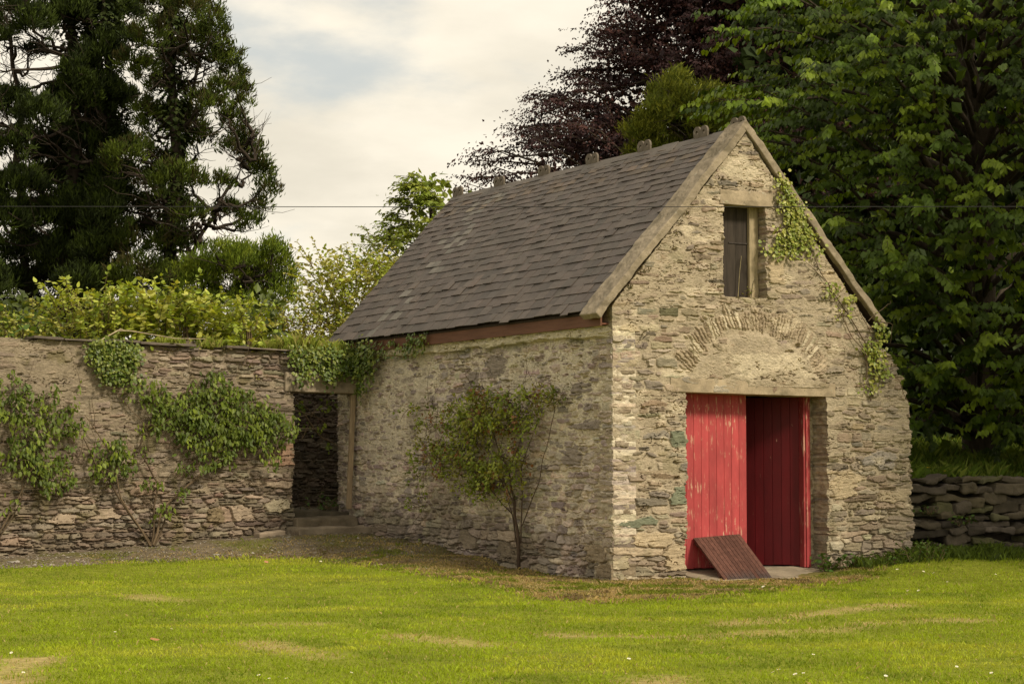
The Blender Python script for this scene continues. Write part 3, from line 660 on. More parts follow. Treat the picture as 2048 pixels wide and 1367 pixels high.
# ================================================================== dry stone wall on the right
mb = MB(); rng = np.random.default_rng(61); z = -0.05
rowsz = []
while z < 1.24:
    hh = rng.uniform(0.06, 0.19); u = 5.3-rng.uniform(0, .3)
    if z+hh > 1.33: hh = 1.33-z
    while u < 13.0:
        L = rng.uniform(0.25, 0.75)*(1.6 if rng.random() < 0.2 else 1); h2 = hh*rng.uniform(0.55, 1.12); a = rng.normal(0, 0.07)
        rough((u, 0.98+rng.normal(0, 0.035)+0.06*z, z+0.14-0.012*(u-5)+rng.normal(0, 0.012)), (L*math.cos(a)-0.012, 0, L*math.sin(a)), (0, 0.45, rng.normal(0, .02)), (rng.normal(0, .04), 0, h2), 0.045 if u < 9.5 else 0.12, 0.05, 0.028, 6, int(rng.integers(9999)), (np.array((.085, .07, .053)) if rng.random() > .12 else np.array((.085, .08, .045)))*rng.uniform(.5, 1.6)*np.array([1, 1, rng.uniform(.85, 1.1)]), mb, 0.06)
        u += L
    z += hh
mb.box((5.2, 1.40, -0.1), (8, 0, 0), (0, 0.1, 0), (0, 0, 1.3), (.05, .04, .03))
tag(mb.build('dry_stone_wall', M['stone']), 'low dark dry stone wall holding back the grassy bank', 'wall')
# ================================================================== ground sheet
def axis(lo, hi, fine0, fine1, st):
    a = [fine0]; 
    x = fine0; d = st
    while x > lo: d *= 1.35; x -= d; a.insert(0, x)
    b = list(np.arange(fine0+st, fine1, st)); x = fine1; d = st; c = [x]
    while x < hi: d *= 1.35; x += d; c.append(x)
    return np.array(a+b+c)
WEAR = [[(1440, 1250), (1560, 1238), (1680, 1222), (1790, 1208)], [(1120, 1272), (1250, 1272), (1400, 1276), (1560, 1262), (1660, 1262), (1760, 1246), (1950, 1238)], [(800, 1270), (870, 1278), (960, 1290)], [(520, 1285), (600, 1300), (650, 1312)], [(540, 1248), (610, 1248)], [(1320, 1360), (1290, 1385)], [(60, 1320), (20, 1350), (0, 1380)], [(250, 1190), (330, 1200)]]
WEARG = [np.array([ground_at(*p)[:2] for p in w]) for w in WEAR]
def lawn_fields(x, y):
    d = polydist(x, y, LAWN)+0.10*fbm(x*2.2, y*2.2, 3, 501)
    w = np.zeros(np.shape(x))
    for k, P in enumerate(WEARG):
        dd = polydist(x, y, P, False)
        w = np.maximum(w, sstep(0.42, 0.0, dd+0.22*fbm(x*2.2, y*2.2, 4, 510+k))*(0.85 if k != 6 else 1.2))
    w = np.clip(w*(0.75+0.5*fbm(x*2.5, y*2.5, 3, 520)), 0, 1)
    return d, w
def ground_col(x, y):
    d, w = lawn_fields(x, y)
    g = np.stack([.17+0*x, .19+0*x, .02+0*x], -1)*(1+0.3*fbm(x*0.9, y*0.9, 4, 530))[..., None]
    tan = np.array((.27, .185, .08))*(1+0.3*fbm(x*2.5, y*2.5, 4, 531))[..., None]
    grav = np.array((.15, .12, .08))*(1+0.3*fbm(x*5, y*5, 3, 532))[..., None]
    moss = np.array((.13, .125, .035))*(1+0.3*fbm(x*4, y*4, 3, 533))[..., None]
    kg = sstep(2.0, 4.6, y+0.6*fbm(x*1.3, y*1.3, 3, 534))           # gravel towards the garden wall, dry grass by the barn front
    out = tan*(1-kg[..., None])+grav*kg[..., None]
    km = sstep(-0.05, 0.3, fbm(x*1.6, y*1.6, 4, 535)+0.12)*0.85
    out = out*(1-km[..., None])+moss*km[..., None]
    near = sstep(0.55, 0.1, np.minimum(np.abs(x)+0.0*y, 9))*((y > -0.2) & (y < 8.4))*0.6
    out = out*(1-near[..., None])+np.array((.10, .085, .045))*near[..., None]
    k = sstep(-0.12, 0.12, d)
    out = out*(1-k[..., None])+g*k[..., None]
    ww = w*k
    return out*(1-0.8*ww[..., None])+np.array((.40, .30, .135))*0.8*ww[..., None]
gx = axis(-500, 500, -13, 13, 0.10); gy = axis(-400, 700, -15, 9.0, 0.10)
X, Y = np.meshgrid(gx, gy); Zg = H(X, Y)
d_, w_ = lawn_fields(X, Y)
Zg = Zg+np.where(d_ < 0, 0.012*fbm(X*6, Y*6, 3, 540), 0.012*fbm(X*1.5, Y*1.5, 3, 541))
Zg = np.where(Y > 8.9, np.minimum(Zg, 0.3), Zg)
vi = np.arange(X.size).reshape(X.shape)
Q = np.stack([vi[:-1, :-1], vi[:-1, 1:], vi[1:, 1:], vi[1:, :-1]], -1).reshape(-1, 4)
M['ground'] = surf('ground', 0.95, noise=[((9, 9, 9), 0.65, 1.35, 6), ((45, 45, 45), 0.7, 1.3, 3)], bump=[((50, 50, 50), 0.6, 0.015)], spec=0.1)
tag(mesh('ground', np.stack([X, Y, Zg], -1).reshape(-1, 3), Q, M['ground'], None, ground_col(X, Y).reshape(-1, 3), True), kind='structure')
def HB(x, y): return 1.30+0.16*np.clip(y-1.35, 0, 60)**0.75+0.08*fbm(x*0.8, y*0.8, 3, 550)-0.012*(x-5)
bx = axis(5.35, 60, 5.35, 14, 0.25); by = axis(1.38, 60, 1.38, 10, 0.25); bx = bx[bx >= 5.3]; by = by[by >= 1.36]
X, Y = np.meshgrid(bx, by); vi = np.arange(X.size).reshape(X.shape)
Q = np.stack([vi[:-1, :-1], vi[:-1, 1:], vi[1:, 1:], vi[1:, :-1]], -1).reshape(-1, 4)
tag(mesh('grassy_bank', np.stack([X, Y, HB(X, Y)], -1).reshape(-1, 3), Q, M['ground'], None, np.array((.05, .065, .015)), True), kind='structure')
# ================================================================== grass, gravel
def blades(P, L, W, lean, col, rng):
    n = len(P); a = rng.uniform(0, 2*PI, n); s = np.stack([np.cos(a), np.sin(a), 0*a], 1); b = rng.uniform(0, 2*PI, n)
    ln = np.stack([np.cos(b), np.sin(b), 0*b], 1)*(lean*L)[:, None]
    V = np.stack([P-s*W[:, None]/2, P+s*W[:, None]/2, P+ln*0.35+s*W[:, None]*0.35+np.array([0, 0, 1])*(L*0.6)[:, None], P+ln+np.array([0, 0, 1])*(L*np.sqrt(np.clip(1-lean**2*0.6, 0.1, 1)))[:, None]], 1)
    i = np.arange(n)*4
    F = np.concatenate([np.stack([i, i+1, i+2], 1), np.stack([i, i+2, i+3], 1)])
    return V.reshape(-1, 3), F, np.repeat(col, 4, 0)
rng = np.random.default_rng(77); n = 540000
ca = math.atan2(CF[1], CF[0]); th = ca+rng.uniform(-0.42, 0.42, n); r = (8.5**0.55+(42**0.55-8.5**0.55)*rng.random(n))**(1/0.55)
x = CC[0]+r*np.cos(th); y = CC[1]+r*np.sin(th)
d, w = lawn_fields(x, y); k = (d > -0.05+0.06*rng.normal(0, 1, n)) & (rng.random(n) > w*0.85) & (x > -14) & (y < 8) & ~((x > -0.05) & (x < 5.6) & (y > -0.08))
k &= ~((y > 0.95) & (x > 5.2))
x, y, r, d, w = x[k], y[k], r[k], d[k], w[k]; n = len(x)
sa = x*CR[0]+y*CR[1]; sb_ = x*CF[0]+y*CF[1]; t1 = 0.9*fbm(x*0.55, y*0.9, 4, 560)+1.0*fbm(sa*0.22, sb_*1.3, 3, 563); t2 = fbm(x*3, y*3, 3, 561)
c = np.array((.262, .342, .018))*(1+0.30*t1+0.22*t2)[:, None]
yl = sstep(0.10, 0.7, t1+0.3*t2)[:, None]*0.6; c = c*(1-yl)+np.array((.42, .42, .05))*yl
dk = sstep(0.08, 0.42, fbm(x*1.5, y*1.5, 4, 562))[:, None]*0.75; c = c*(1-dk)+np.array((.14, .20, .016))*dk
dry = (rng.random(n) < 0.03+0.6*w)[:, None]; c = np.where(dry, np.array((.42, .33, .15)), c)*rng.uniform(.8, 1.2, (n, 1))
edge = np.exp(-(d/0.12)**2)
L = rng.uniform(0.018, 0.042, n)*(1+1.2*edge*(rng.random(n) < .6))*(1+0.5*(t2 > .3)); W = (0.0035+0.00022*r)*rng.uniform(.7, 1.3, n)
P = np.stack([x, y, H(x, y)-0.004], 1)
V, F, C = blades(P, L, W, rng.uniform(0.1, 0.9, n), c, rng)
tag(mesh('lawn_grass', V, F, M['grass'], None, C), 'short mown yellow green lawn grass', 'grass', kind='stuff')
def long_grass(name, label, n, xs, ys, zf, L0, L1, cols, dens, seed, wd=0.012):
    rng = np.random.default_rng(seed); x = rng.uniform(*xs, n); y = rng.uniform(*ys, n); k = dens(x, y) > rng.random(n); x, y = x[k], y[k]; n = len(x)
    c = np.array(cols)[rng.integers(0, len(cols), n)]*rng.uniform(.6, 1.3, (n, 1))
    L = rng.uniform(L0, L1, n)*(0.8+0.4*vn(x*3, y*3, seed))
    V, F, C = blades(np.stack([x, y, zf(x, y)-0.01], 1), L, np.full(n, wd)*rng.uniform(.6, 1.3, n), rng.uniform(0.1, 0.8, n), c, rng)
    return tag(mesh(name, V, F, M['grass'], None, C), label, 'grass', kind='stuff')
long_grass('bank_grass', 'long dark grass on the bank above the dry stone wall', 60000, (5.4, 16), (1.4, 11), HB, 0.12, 0.42, [(.11, .17, .018), (.08, .13, .014), (.17, .21, .035)], lambda x, y: np.clip(1.2-0.1*(y-1.4), .2, 1), 81)
long_grass('verge_grass', 'long grass growing along the foot of the dry stone wall', 30000, (4.1, 13), (-1.0, 0.95), H, 0.07, 0.26, [(.08, .12, .015), (.11, .16, .02), (.06, .09, .012)], lambda x, y: sstep(-1.0, 0.1, y-0.25*vn(x*2, y*2, 9)-0.02*(x-5))*((x > 5.6) | (y < -0.12)), 82)
rng = np.random.default_rng(83); n = 260000; x = rng.uniform(-5.5, 5.0, n); y = rng.uniform(-4.8, 7.6, n)
k = (polydist(x, y, LAWN) < 0.1) & ((x < -0.05) | (y < -0.1)) & ~((x > 1.25) & (x < 3.95) & (y > -0.55)); k &= rng.random(n) < sstep(7.8, 3.0, y)*0.8+0.2
f1 = fbm(x*2.6, y*2.6, 4, 571); k &= rng.random(n) < 0.35+0.65*sstep(-0.25, 0.2, f1)
x, y, f1 = x[k], y[k], f1[k]; n = len(x); f2 = fbm(x*1.9+7, y*1.9, 4, 572)
c = np.where(((f2 > 0.22) | (rng.random(n) < .12))[:, None], np.array((.17, .205, .024)), np.where((f2 < -0.22)[:, None], np.array((.19, .145, .075)), np.array((.38, .295, .135))))*rng.uniform(.55, 1.35, (n, 1))
L = rng.uniform(0.012, 0.04, n)*np.where(f2 > 0.22, 1.4, 1.0)*(1+1.0*(rng.random(n) < .03))
V, F, C = blades(np.stack([x, y, H(x, y)], 1), L, rng.uniform(.006, .014, n), rng.uniform(.2, 1.2, n), c, rng)
tag(mesh('dry_litter', V, F, M['grass'], None, C), 'dry straw, moss and thin grass on the bare strip by the barn', 'grass', kind='stuff')
rng = np.random.default_rng(88); n = 14000
x = rng.uniform(-12, -0.1, n); y = rng.uniform(2.0, 8.3, n); k = (polydist(x, y, LAWN) < 0.0) & (rng.random(n) < sstep(1.5, 6, y)); x, y = x[k], y[k]; n = len(x)
oc = np.array([[1, 0, 0], [-1, 0, 0], [0, 1, 0], [0, -1, 0], [0, 0, 1.0], [0, 0, -1]]); of = np.array([[0, 2, 4], [2, 1, 4], [1, 3, 4], [3, 0, 4], [2, 0, 5], [1, 2, 5], [3, 1, 5], [0, 3, 5]])
sz = rng.uniform(0.006, 0.02, n)*(1+1.2*(rng.random(n) < 0.05)); V = np.stack([x, y, H(x, y)+0.003], 1)[:, None]+(oc[None]*rng.uniform(.6, 1.3, (n, 6, 1)))*sz[:, None, None]*np.array([1, 1, .6])
c = np.array([(.24, .20, .155), (.17, .135, .10), (.32, .29, .25), (.12, .09, .065)])[rng.integers(0, 4, n)]*rng.uniform(.7, 1.25, (n, 1))
tag(mesh('gravel', V.reshape(-1, 3), (np.arange(n)[:, None, None]*6+of).reshape(-1, 3), M['stone'], None, np.repeat(c, 6, 0)), 'loose gravel strip below the garden wall', 'gravel', kind='stuff')
# ================================================================== leaves
def leaves(P, D, Nn, L, W, C, fold=0.12, droop=0.0):
    """two-sided folded leaf blades: base P, axis D, surface normal Nn"""
    D = nrm(D); S = nrm(np.cross(D, Nn)); Nn = np.cross(S, D); L = L[:, None]; W = W[:, None]
    V = np.stack([P, P+D*L*0.42+S*W*0.5+Nn*W*fold, P+D*L-Nn*L*droop, P+D*L*0.42-S*W*0.5+Nn*W*fold], 1)
    i = np.arange(len(P))*4
    F = np.concatenate([np.stack([i, i+1, i+2], 1), np.stack([i, i+2, i+3], 1)])
    return V.reshape(-1, 3), F, np.repeat(C, 4, 0)
def leaves6(P, D, Nn, L, W, C, droop=0.25):
    """rounder leaf with a pointed tip that bends down: six vertices, four triangles"""
    D = nrm(D); S = nrm(np.cross(D, Nn)); Nn = np.cross(S, D); L = L[:, None]; W = W[:, None]
    V = np.stack([P, P+D*L*.28+S*W*.46-Nn*W*.10, P+D*L*.62+S*W*.40-Nn*(W*.12+L*droop*.35), P+D*L-Nn*L*droop, P+D*L*.62-S*W*.40-Nn*(W*.12+L*droop*.35), P+D*L*.28-S*W*.46-Nn*W*.10], 1)
    i = np.arange(len(P))*6
    F = np.concatenate([np.stack([i, i+1, i+2], 1), np.stack([i, i+2, i+3], 1), np.stack([i, i+3, i+4], 1), np.stack([i, i+4, i+5], 1)])
    return V.reshape(-1, 3), F, np.repeat(C, 6, 0)
def joinm(name, parts, mat, parent):
    V = []; F = []; C = []; n = 0
    for v, f, c in parts: V.append(v); F.append(f+n); C.append(c); n += len(v)
    return mesh(name, np.concatenate(V), np.concatenate(F), mat, parent, np.concatenate(C))
def pick(cols, n, rng, v=0.25):
    return np.array(cols)[rng.integers(0, len(cols), n)]*rng.uniform(1-v, 1+v, (n, 1))
def rdir(n, rng):
    return nrm(rng.normal(0, 1, (n, 3)))
# ------------------------------------------------------------------ broadleaf tree: boughs in tiers, sprays, hanging leaves
def broadleaf(name, label, base, prof, seed, cols, nb, ns, nl, leafL, mat, inner=0, hang=0.7, facing=0.7, sprayL=(0.7, 1.5), bark=(.07, .055, .04), trunk_r=0.3, trunk_top=None, group=None, six=False, zlean=-0.05, vcol=0.25, face=None, fa=1.5, r0=0.35, fuzz=0, wander=0.25):
    """prof: list of (height above base, crown radius)"""
    rng = np.random.default_rng(seed); base = np.asarray(base, float)
    t = thing(name, label, 'tree', tuple(base), group)
    pz = [p[0] for p in prof]; pr = [p[1] for p in prof]
    top = trunk_top or pz[-1]*0.93
    mb = MB(); tr = wob(base+[0, 0, -0.3], base+[0, 0, top], 9, 0.35, rng); mb.tube(tr, np.linspace(trunk_r, 0.05, 9), 9, bark)
    w = np.array([max(r, .2) for r in pr]); cdf = np.cumsum((w[1:]+w[:-1])*np.diff(pz)); cdf = cdf/cdf[-1]
    toward = face if face is not None else math.atan2(CC[1]-base[1], CC[0]-base[0])
    SP = []; SD = []; SLn = []; BG = []
    for b in range(nb):
        u = rng.random(); i = int(np.searchsorted(cdf, u)); i = min(i, len(pz)-2); h = rng.uniform(pz[i], pz[i+1])
        R = np.interp(h, pz, pr)*(0.80+0.28*rng.random())
        az = toward+rng.uniform(-fa, fa) if rng.random() < facing else rng.uniform(0, 2*PI)
        d = np.array([math.cos(az), math.sin(az), 0]); e = base+d*R+[0, 0, h]
        h0 = max(h-R*rng.uniform(0.15, 0.55), 0.25*pz[0]+0.5); s = base+[0, 0, min(h0, top*0.97)]+d*0.1
        P = wob(s, e, 8, wander, rng, sag=R*0.06); BG.append(P); rb = 0.012+0.012*R
        mb.tube(P, np.linspace(rb, 0.008, 8), 5, bark)
        for q in range(ns):
            f = r0+(1-r0)*((q+rng.random())/ns); p = s+(e-s)*0
            k = f*7; i0 = min(int(k), 6); p = P[i0]+(P[i0+1]-P[i0])*(k-i0)
            sd = (1 if q % 2 else -1)*rng.uniform(0.25, 1.15)*(1.15-f*0.7)
            a2 = az+sd; SP.append(p); SD.append((math.cos(a2), math.sin(a2), zlean+rng.normal(0, 0.14))); SLn.append(rng.uniform(*sprayL)*(0.65+0.35*R/max(pr)))
        SP.append(P[-2]); SD.append((d[0], d[1], zlean)); SLn.append(sprayL[1]*0.8)
    SP = np.array(SP); SD = nrm(np.array(SD)); SLn = np.array(SLn); m = len(SP)
    for q in rng.choice(m, min(m, 500), replace=False):
        tt = np.linspace(0, 1, 4)[:, None]; mb.tube(SP[q]+SD[q]*SLn[q]*tt+np.array([0, 0, -0.10])*SLn[q]*tt**2, np.linspace(.010, .004, 4), 3, bark)
    mb.build('trunk', M['bark'], t, True)
    tt = (np.arange(nl)+0.5)/nl; T = np.repeat(tt[None], m, 0)+rng.uniform(-.03, .03, (m, nl))
    side = np.where(np.arange(nl) % 2, 1.0, -1.0)[None]*np.ones((m, 1))
    lat = nrm(np.cross(SD, [0, 0, 1.0]))
    P = SP[:, None]+SD[:, None]*(SLn[:, None]*T)[..., None]+np.array([0, 0, -0.14])*(SLn[:, None]*T**2)[..., None]+rng.normal(0, 0.025, (m, nl, 3))
    D = SD[:, None]*0.45+lat[:, None]*side[..., None]*rng.uniform(.3, .9, (m, nl, 1))+np.array([0, 0, -1.0])*(hang*rng.uniform(.4, 1.3, (m, nl, 1)))
    Nn = SD[:, None]*0.5+lat[:, None]*side[..., None]*0.3+np.array([0, 0, 1.0])+rng.normal(0, 0.3, (m, nl, 3))
    P = P.reshape(-1, 3); D = D.reshape(-1, 3); Nn = Nn.reshape(-1, 3); k = len(P)
    cl = np.repeat(pick(cols, m, rng, vcol), nl, 0)*rng.uniform(.82, 1.18, (k, 1))
    L = leafL*rng.uniform(.7, 1.2, k)
    parts = [leaves6(P, D, Nn, L, L*rng.uniform(.55, .75, k), cl) if six else leaves(P, D, Nn, L, L*rng.uniform(.55, .75, k), cl, 0.1, 0.15)]
    if fuzz:
        B = np.array(BG); k = nb*fuzz; bi = np.repeat(np.arange(nb), fuzz); q = 7*(r0*.7+(1.02-r0*.7)*rng.random(k)); i0 = np.minimum(q.astype(int), 6); f = (q-i0)[:, None]
        P = B[bi, i0]*(1-f)+B[bi, i0+1]*f+rng.normal(0, 1, (k, 3))*[.22, .22, .13]; L = leafL*rng.uniform(.7, 1.25, k)
        parts.append(leaves(P, rdir(k, rng)+[0, 0, -.5], rdir(k, rng)+[0, 0, .8], L, L*.62, np.repeat(pick(cols, nb, rng), fuzz, 0)*rng.uniform(.8, 1.2, (k, 1)), .1, .1))
    if inner:
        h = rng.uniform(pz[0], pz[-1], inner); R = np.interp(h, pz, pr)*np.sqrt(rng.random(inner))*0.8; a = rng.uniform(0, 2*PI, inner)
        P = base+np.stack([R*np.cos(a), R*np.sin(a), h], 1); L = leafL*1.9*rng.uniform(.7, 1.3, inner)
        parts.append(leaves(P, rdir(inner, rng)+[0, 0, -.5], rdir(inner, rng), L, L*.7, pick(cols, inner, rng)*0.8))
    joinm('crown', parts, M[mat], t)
    return t
# ------------------------------------------------------------------ conifer with tufted clumps on bare limbs
def conifer(name, label, depth, trunks, clumps, seed, cols, bladeL=0.26, dens=1.0, mat='leafdark', bark=(.045, .035, .027), spread=1.2, ivyt=0, up=0.75, extra_twigs=6, limbs=()):
    rng = np.random.default_rng(seed); sc = depth/CAMP['f']
    b = at(trunks[0][0], trunks[0][1], depth); b[2] = 0.3
    t = thing(name, label, 'tree', tuple(b)); mb = MB(); TR = []
    for (x0, y0, x1, y1, r, dd) in trunks:
        a = at(x0, y0, depth+dd); e = at(x1, y1, depth+dd); P = wob(a, e, 10, 0.25, rng)
        g = P[0].copy(); g[2] = 0.0
        if g[2] < P[0][2]-0.3: P = np.concatenate([g[None], P])
        mb.tube(P, np.linspace(r, r*0.35, len(P)), 9, bark); TR.append(P)
    AT = np.concatenate(TR); parts = []
    view = nrm(CF[None])[0]
    for (cx, cy, rx, ry) in clumps:
        dz = rng.normal(0, spread); c = at(cx, cy, depth+dz); RX = rx*sc*1.02; RZ = ry*sc*1.02; RY = (RX+RZ)*0.55
        dist = np.linalg.norm((AT-c)*[1, 1, 1.0], axis=1)+np.maximum(0, AT[:, 2]-c[2]+0.2)*1.5; k = int(np.argmin(dist))
        nlm = 2 if rx > 35 else 1
        for q in range(nlm):
            tgt = c+rng.normal(0, 0.3, 3)*[RX, RX, RZ]; LP = wob(AT[k]+[0, 0, rng.uniform(-.3, .3)], tgt, 8, 0.3, rng, sag=-0.15); mb.tube(LP, np.linspace(0.055, 0.018, 8), 5, bark)
            for w_ in range(extra_twigs):
                i0 = rng.integers(1, 6); dv = nrm((tgt-AT[k])[None])[0]*0.7+rdir(1, rng)[0]*0.8; ln = rng.uniform(.35, 1.1)
                mb.tube(wob(LP[i0], LP[i0]+dv*ln, 5, 0.12, rng, sag=-0.05), np.linspace(.013, .004, 5), 3, np.array(bark)*1.4)
        n = int(dens*rx*ry*0.75); ns = max(8, n//26)
        # sub-tufts over the clump's shell
        o = rdir(ns, rng); o[:, 2] = np.where(rng.random(ns) < 0.85, np.abs(o[:, 2]), o[:, 2]*.6); rr = 1-0.45*rng.random((ns, 1))**2.2
        tc = c+(CR*(o[:, :1]*RX)+np.array([0, 0, 1])*(o[:, 2:]*RZ)+view*(o[:, 1:2]*RY))*rr
        per = n//ns+1; td = nrm(o*0.55+[0, 0, up]+rng.normal(0, .25, (ns, 3)))
        P = np.repeat(tc, per, 0)+rng.normal(0, 0.075, (ns*per, 3)); D = nrm(np.repeat(td, per, 0)+rng.normal(0, .32, (ns*per, 3)))
        L = bladeL*rng.uniform(.6, 1.25, ns*per); cc = np.repeat(pick(cols, ns, rng, .3), per, 0)*rng.uniform(.75, 1.2, (ns*per, 1))
        parts.append(leaves(P, D, rdir(ns*per, rng), L, L*rng.uniform(.16, .26, ns*per), cc, 0.2, 0.1))
    for (x0, y0, x1, y1) in limbs:
        A_ = at(x0, y0, depth+rng.normal(0, .4)); E_ = at(x1, y1, depth+rng.normal(0, 1.5)); LP = wob(A_, E_, 10, .3, rng, sag=-.2); mb.tube(LP, np.linspace(.06, .012, 10), 5, bark)
        for w_ in range(16):
            i0 = rng.integers(2, 10); dv = nrm((E_-A_)[None])[0]*0.8+rdir(1, rng)[0]*.7; ln = rng.uniform(.5, 1.6); TP = wob(LP[i0], LP[i0]+dv*ln, 6, .15, rng, sag=-.1); mb.tube(TP, np.linspace(.014, .004, 6), 3, bark)
            for z_ in range(2): mb.tube(wob(TP[2+z_], TP[2+z_]+(dv+rdir(1, rng)[0]*.6)*ln*.4, 4, .06, rng), np.linspace(.007, .003, 4), 3, bark)
    if ivyt:
        for P in TR[:ivyt]:
            n = 2600; i = rng.integers(0, len(P)-1, n); f = rng.random((n, 1)); p = P[i]*(1-f)+P[i+1]*f
            o = rdir(n, rng); parts.append(leaves(p+o*rng.uniform(.2, .5, (n, 1)), o+[0, 0, -.6], o, np.full(n, .15), np.full(n, .12), pick([(.03, .045, .012), (.045, .06, .015)], n, rng)))
    mb.build('trunk', M['bark'], t, True)
    joinm('crown', parts, M[mat], t)
    return t
# ------------------------------------------------------------------ shrub of arching leafy shoots
def shrub(name, label, base, rad, zs, n, Ls, leafL, cols, seed, cat='shrub', group=None, up=1.0, spread=0.7, step=0.05, mat='leaf', stemc=(.12, .09, .05), leaf_r=0.65, tips=None, ground=None, fill=0, wind=0.15):
    rng = np.random.default_rng(seed); base = np.asarray(base, float); t = thing(name, label, cat, tuple(base), group); mb = MB(); LP = []; LD = []; LN = []; LC = []
    for s in range(n):
        a = rng.uniform(0, 2*PI); q = math.sqrt(rng.random()); p = base+[rad[0]*q*math.cos(a), rad[1]*q*math.sin(a), rng.uniform(*zs)]
        d = nrm(np.array([[math.cos(a)*spread*q+rng.normal(0, .3), math.sin(a)*spread*q+rng.normal(0, .3), up*rng.uniform(.3, 1.2)]]))[0]; L = rng.uniform(*Ls)
        m = max(4, int(L/0.12)); tt = np.linspace(0, 1, m)[:, None]; P = p+d*L*tt+np.array([0, 0, -1])*(0.28*L*tt**2)+rng.normal(0, .012, (m, 3))
        mb.tube(P, np.linspace(.008, .003, m), 4, np.array(stemc)*rng.uniform(.7, 1.5))
        k = int(L/step); f = np.linspace(0.12, 1.0, k); i0 = np.minimum((f*(m-1)).astype(int), m-2); fr = (f*(m-1)-i0)[:, None]
        X = P[i0]*(1-fr)+P[i0+1]*fr; lat = nrm(np.cross(d, [0, 0, 1.0])[None])[0]; sg = np.where(np.arange(k) % 2, 1, -1)[:, None]
        LP.append(X); LD.append(d*0.4+lat*sg*rng.uniform(.4, 1, (k, 1))+rng.normal(0, .35, (k, 3))+[0, 0, -0.15]); LN.append(np.array([0, 0, 1.0])+rng.normal(0, .45, (k, 3)))
        c = pick(cols, 1, rng, .2)*rng.uniform(.8, 1.2, (k, 1))
        if tips is not None: c = np.where((f > .78)[:, None], np.array(tips)*rng.uniform(.8, 1.2, (k, 1)), c)
        LC.append(c)
    if ground is not None:
        for s in range(5):
            g = base+[rng.normal(0, rad[0]*.4), rng.normal(0, rad[1]*.4), 0]; g2 = g.copy(); g2[2] = ground
            mb.tube(wob(g2, g+[0, 0, zs[0]+0.2], 6, .15, rng), .02, 5, stemc)
    if fill:
        a = rng.uniform(0, 2*PI, fill); q = np.sqrt(rng.random(fill)); LP.append(base+np.stack([rad[0]*q*np.cos(a), rad[1]*q*np.sin(a), rng.uniform(zs[0]-.2, zs[1]+.3, fill)], 1))
        LD.append(rdir(fill, rng)); LN.append(rdir(fill, rng)+[0, 0, 1]); LC.append(pick(cols, fill, rng)*.8)
    mb.build('stems', M['bark'], t)
    P = np.concatenate(LP); k = len(P); L = leafL*rng.uniform(.6, 1.25, k)
    joinm('foliage', [leaves6(P, np.concatenate(LD), np.concatenate(LN), L, L*leaf_r*rng.uniform(.8, 1.2, k), np.concatenate(LC), 0.15)], M[mat], t)
    return t
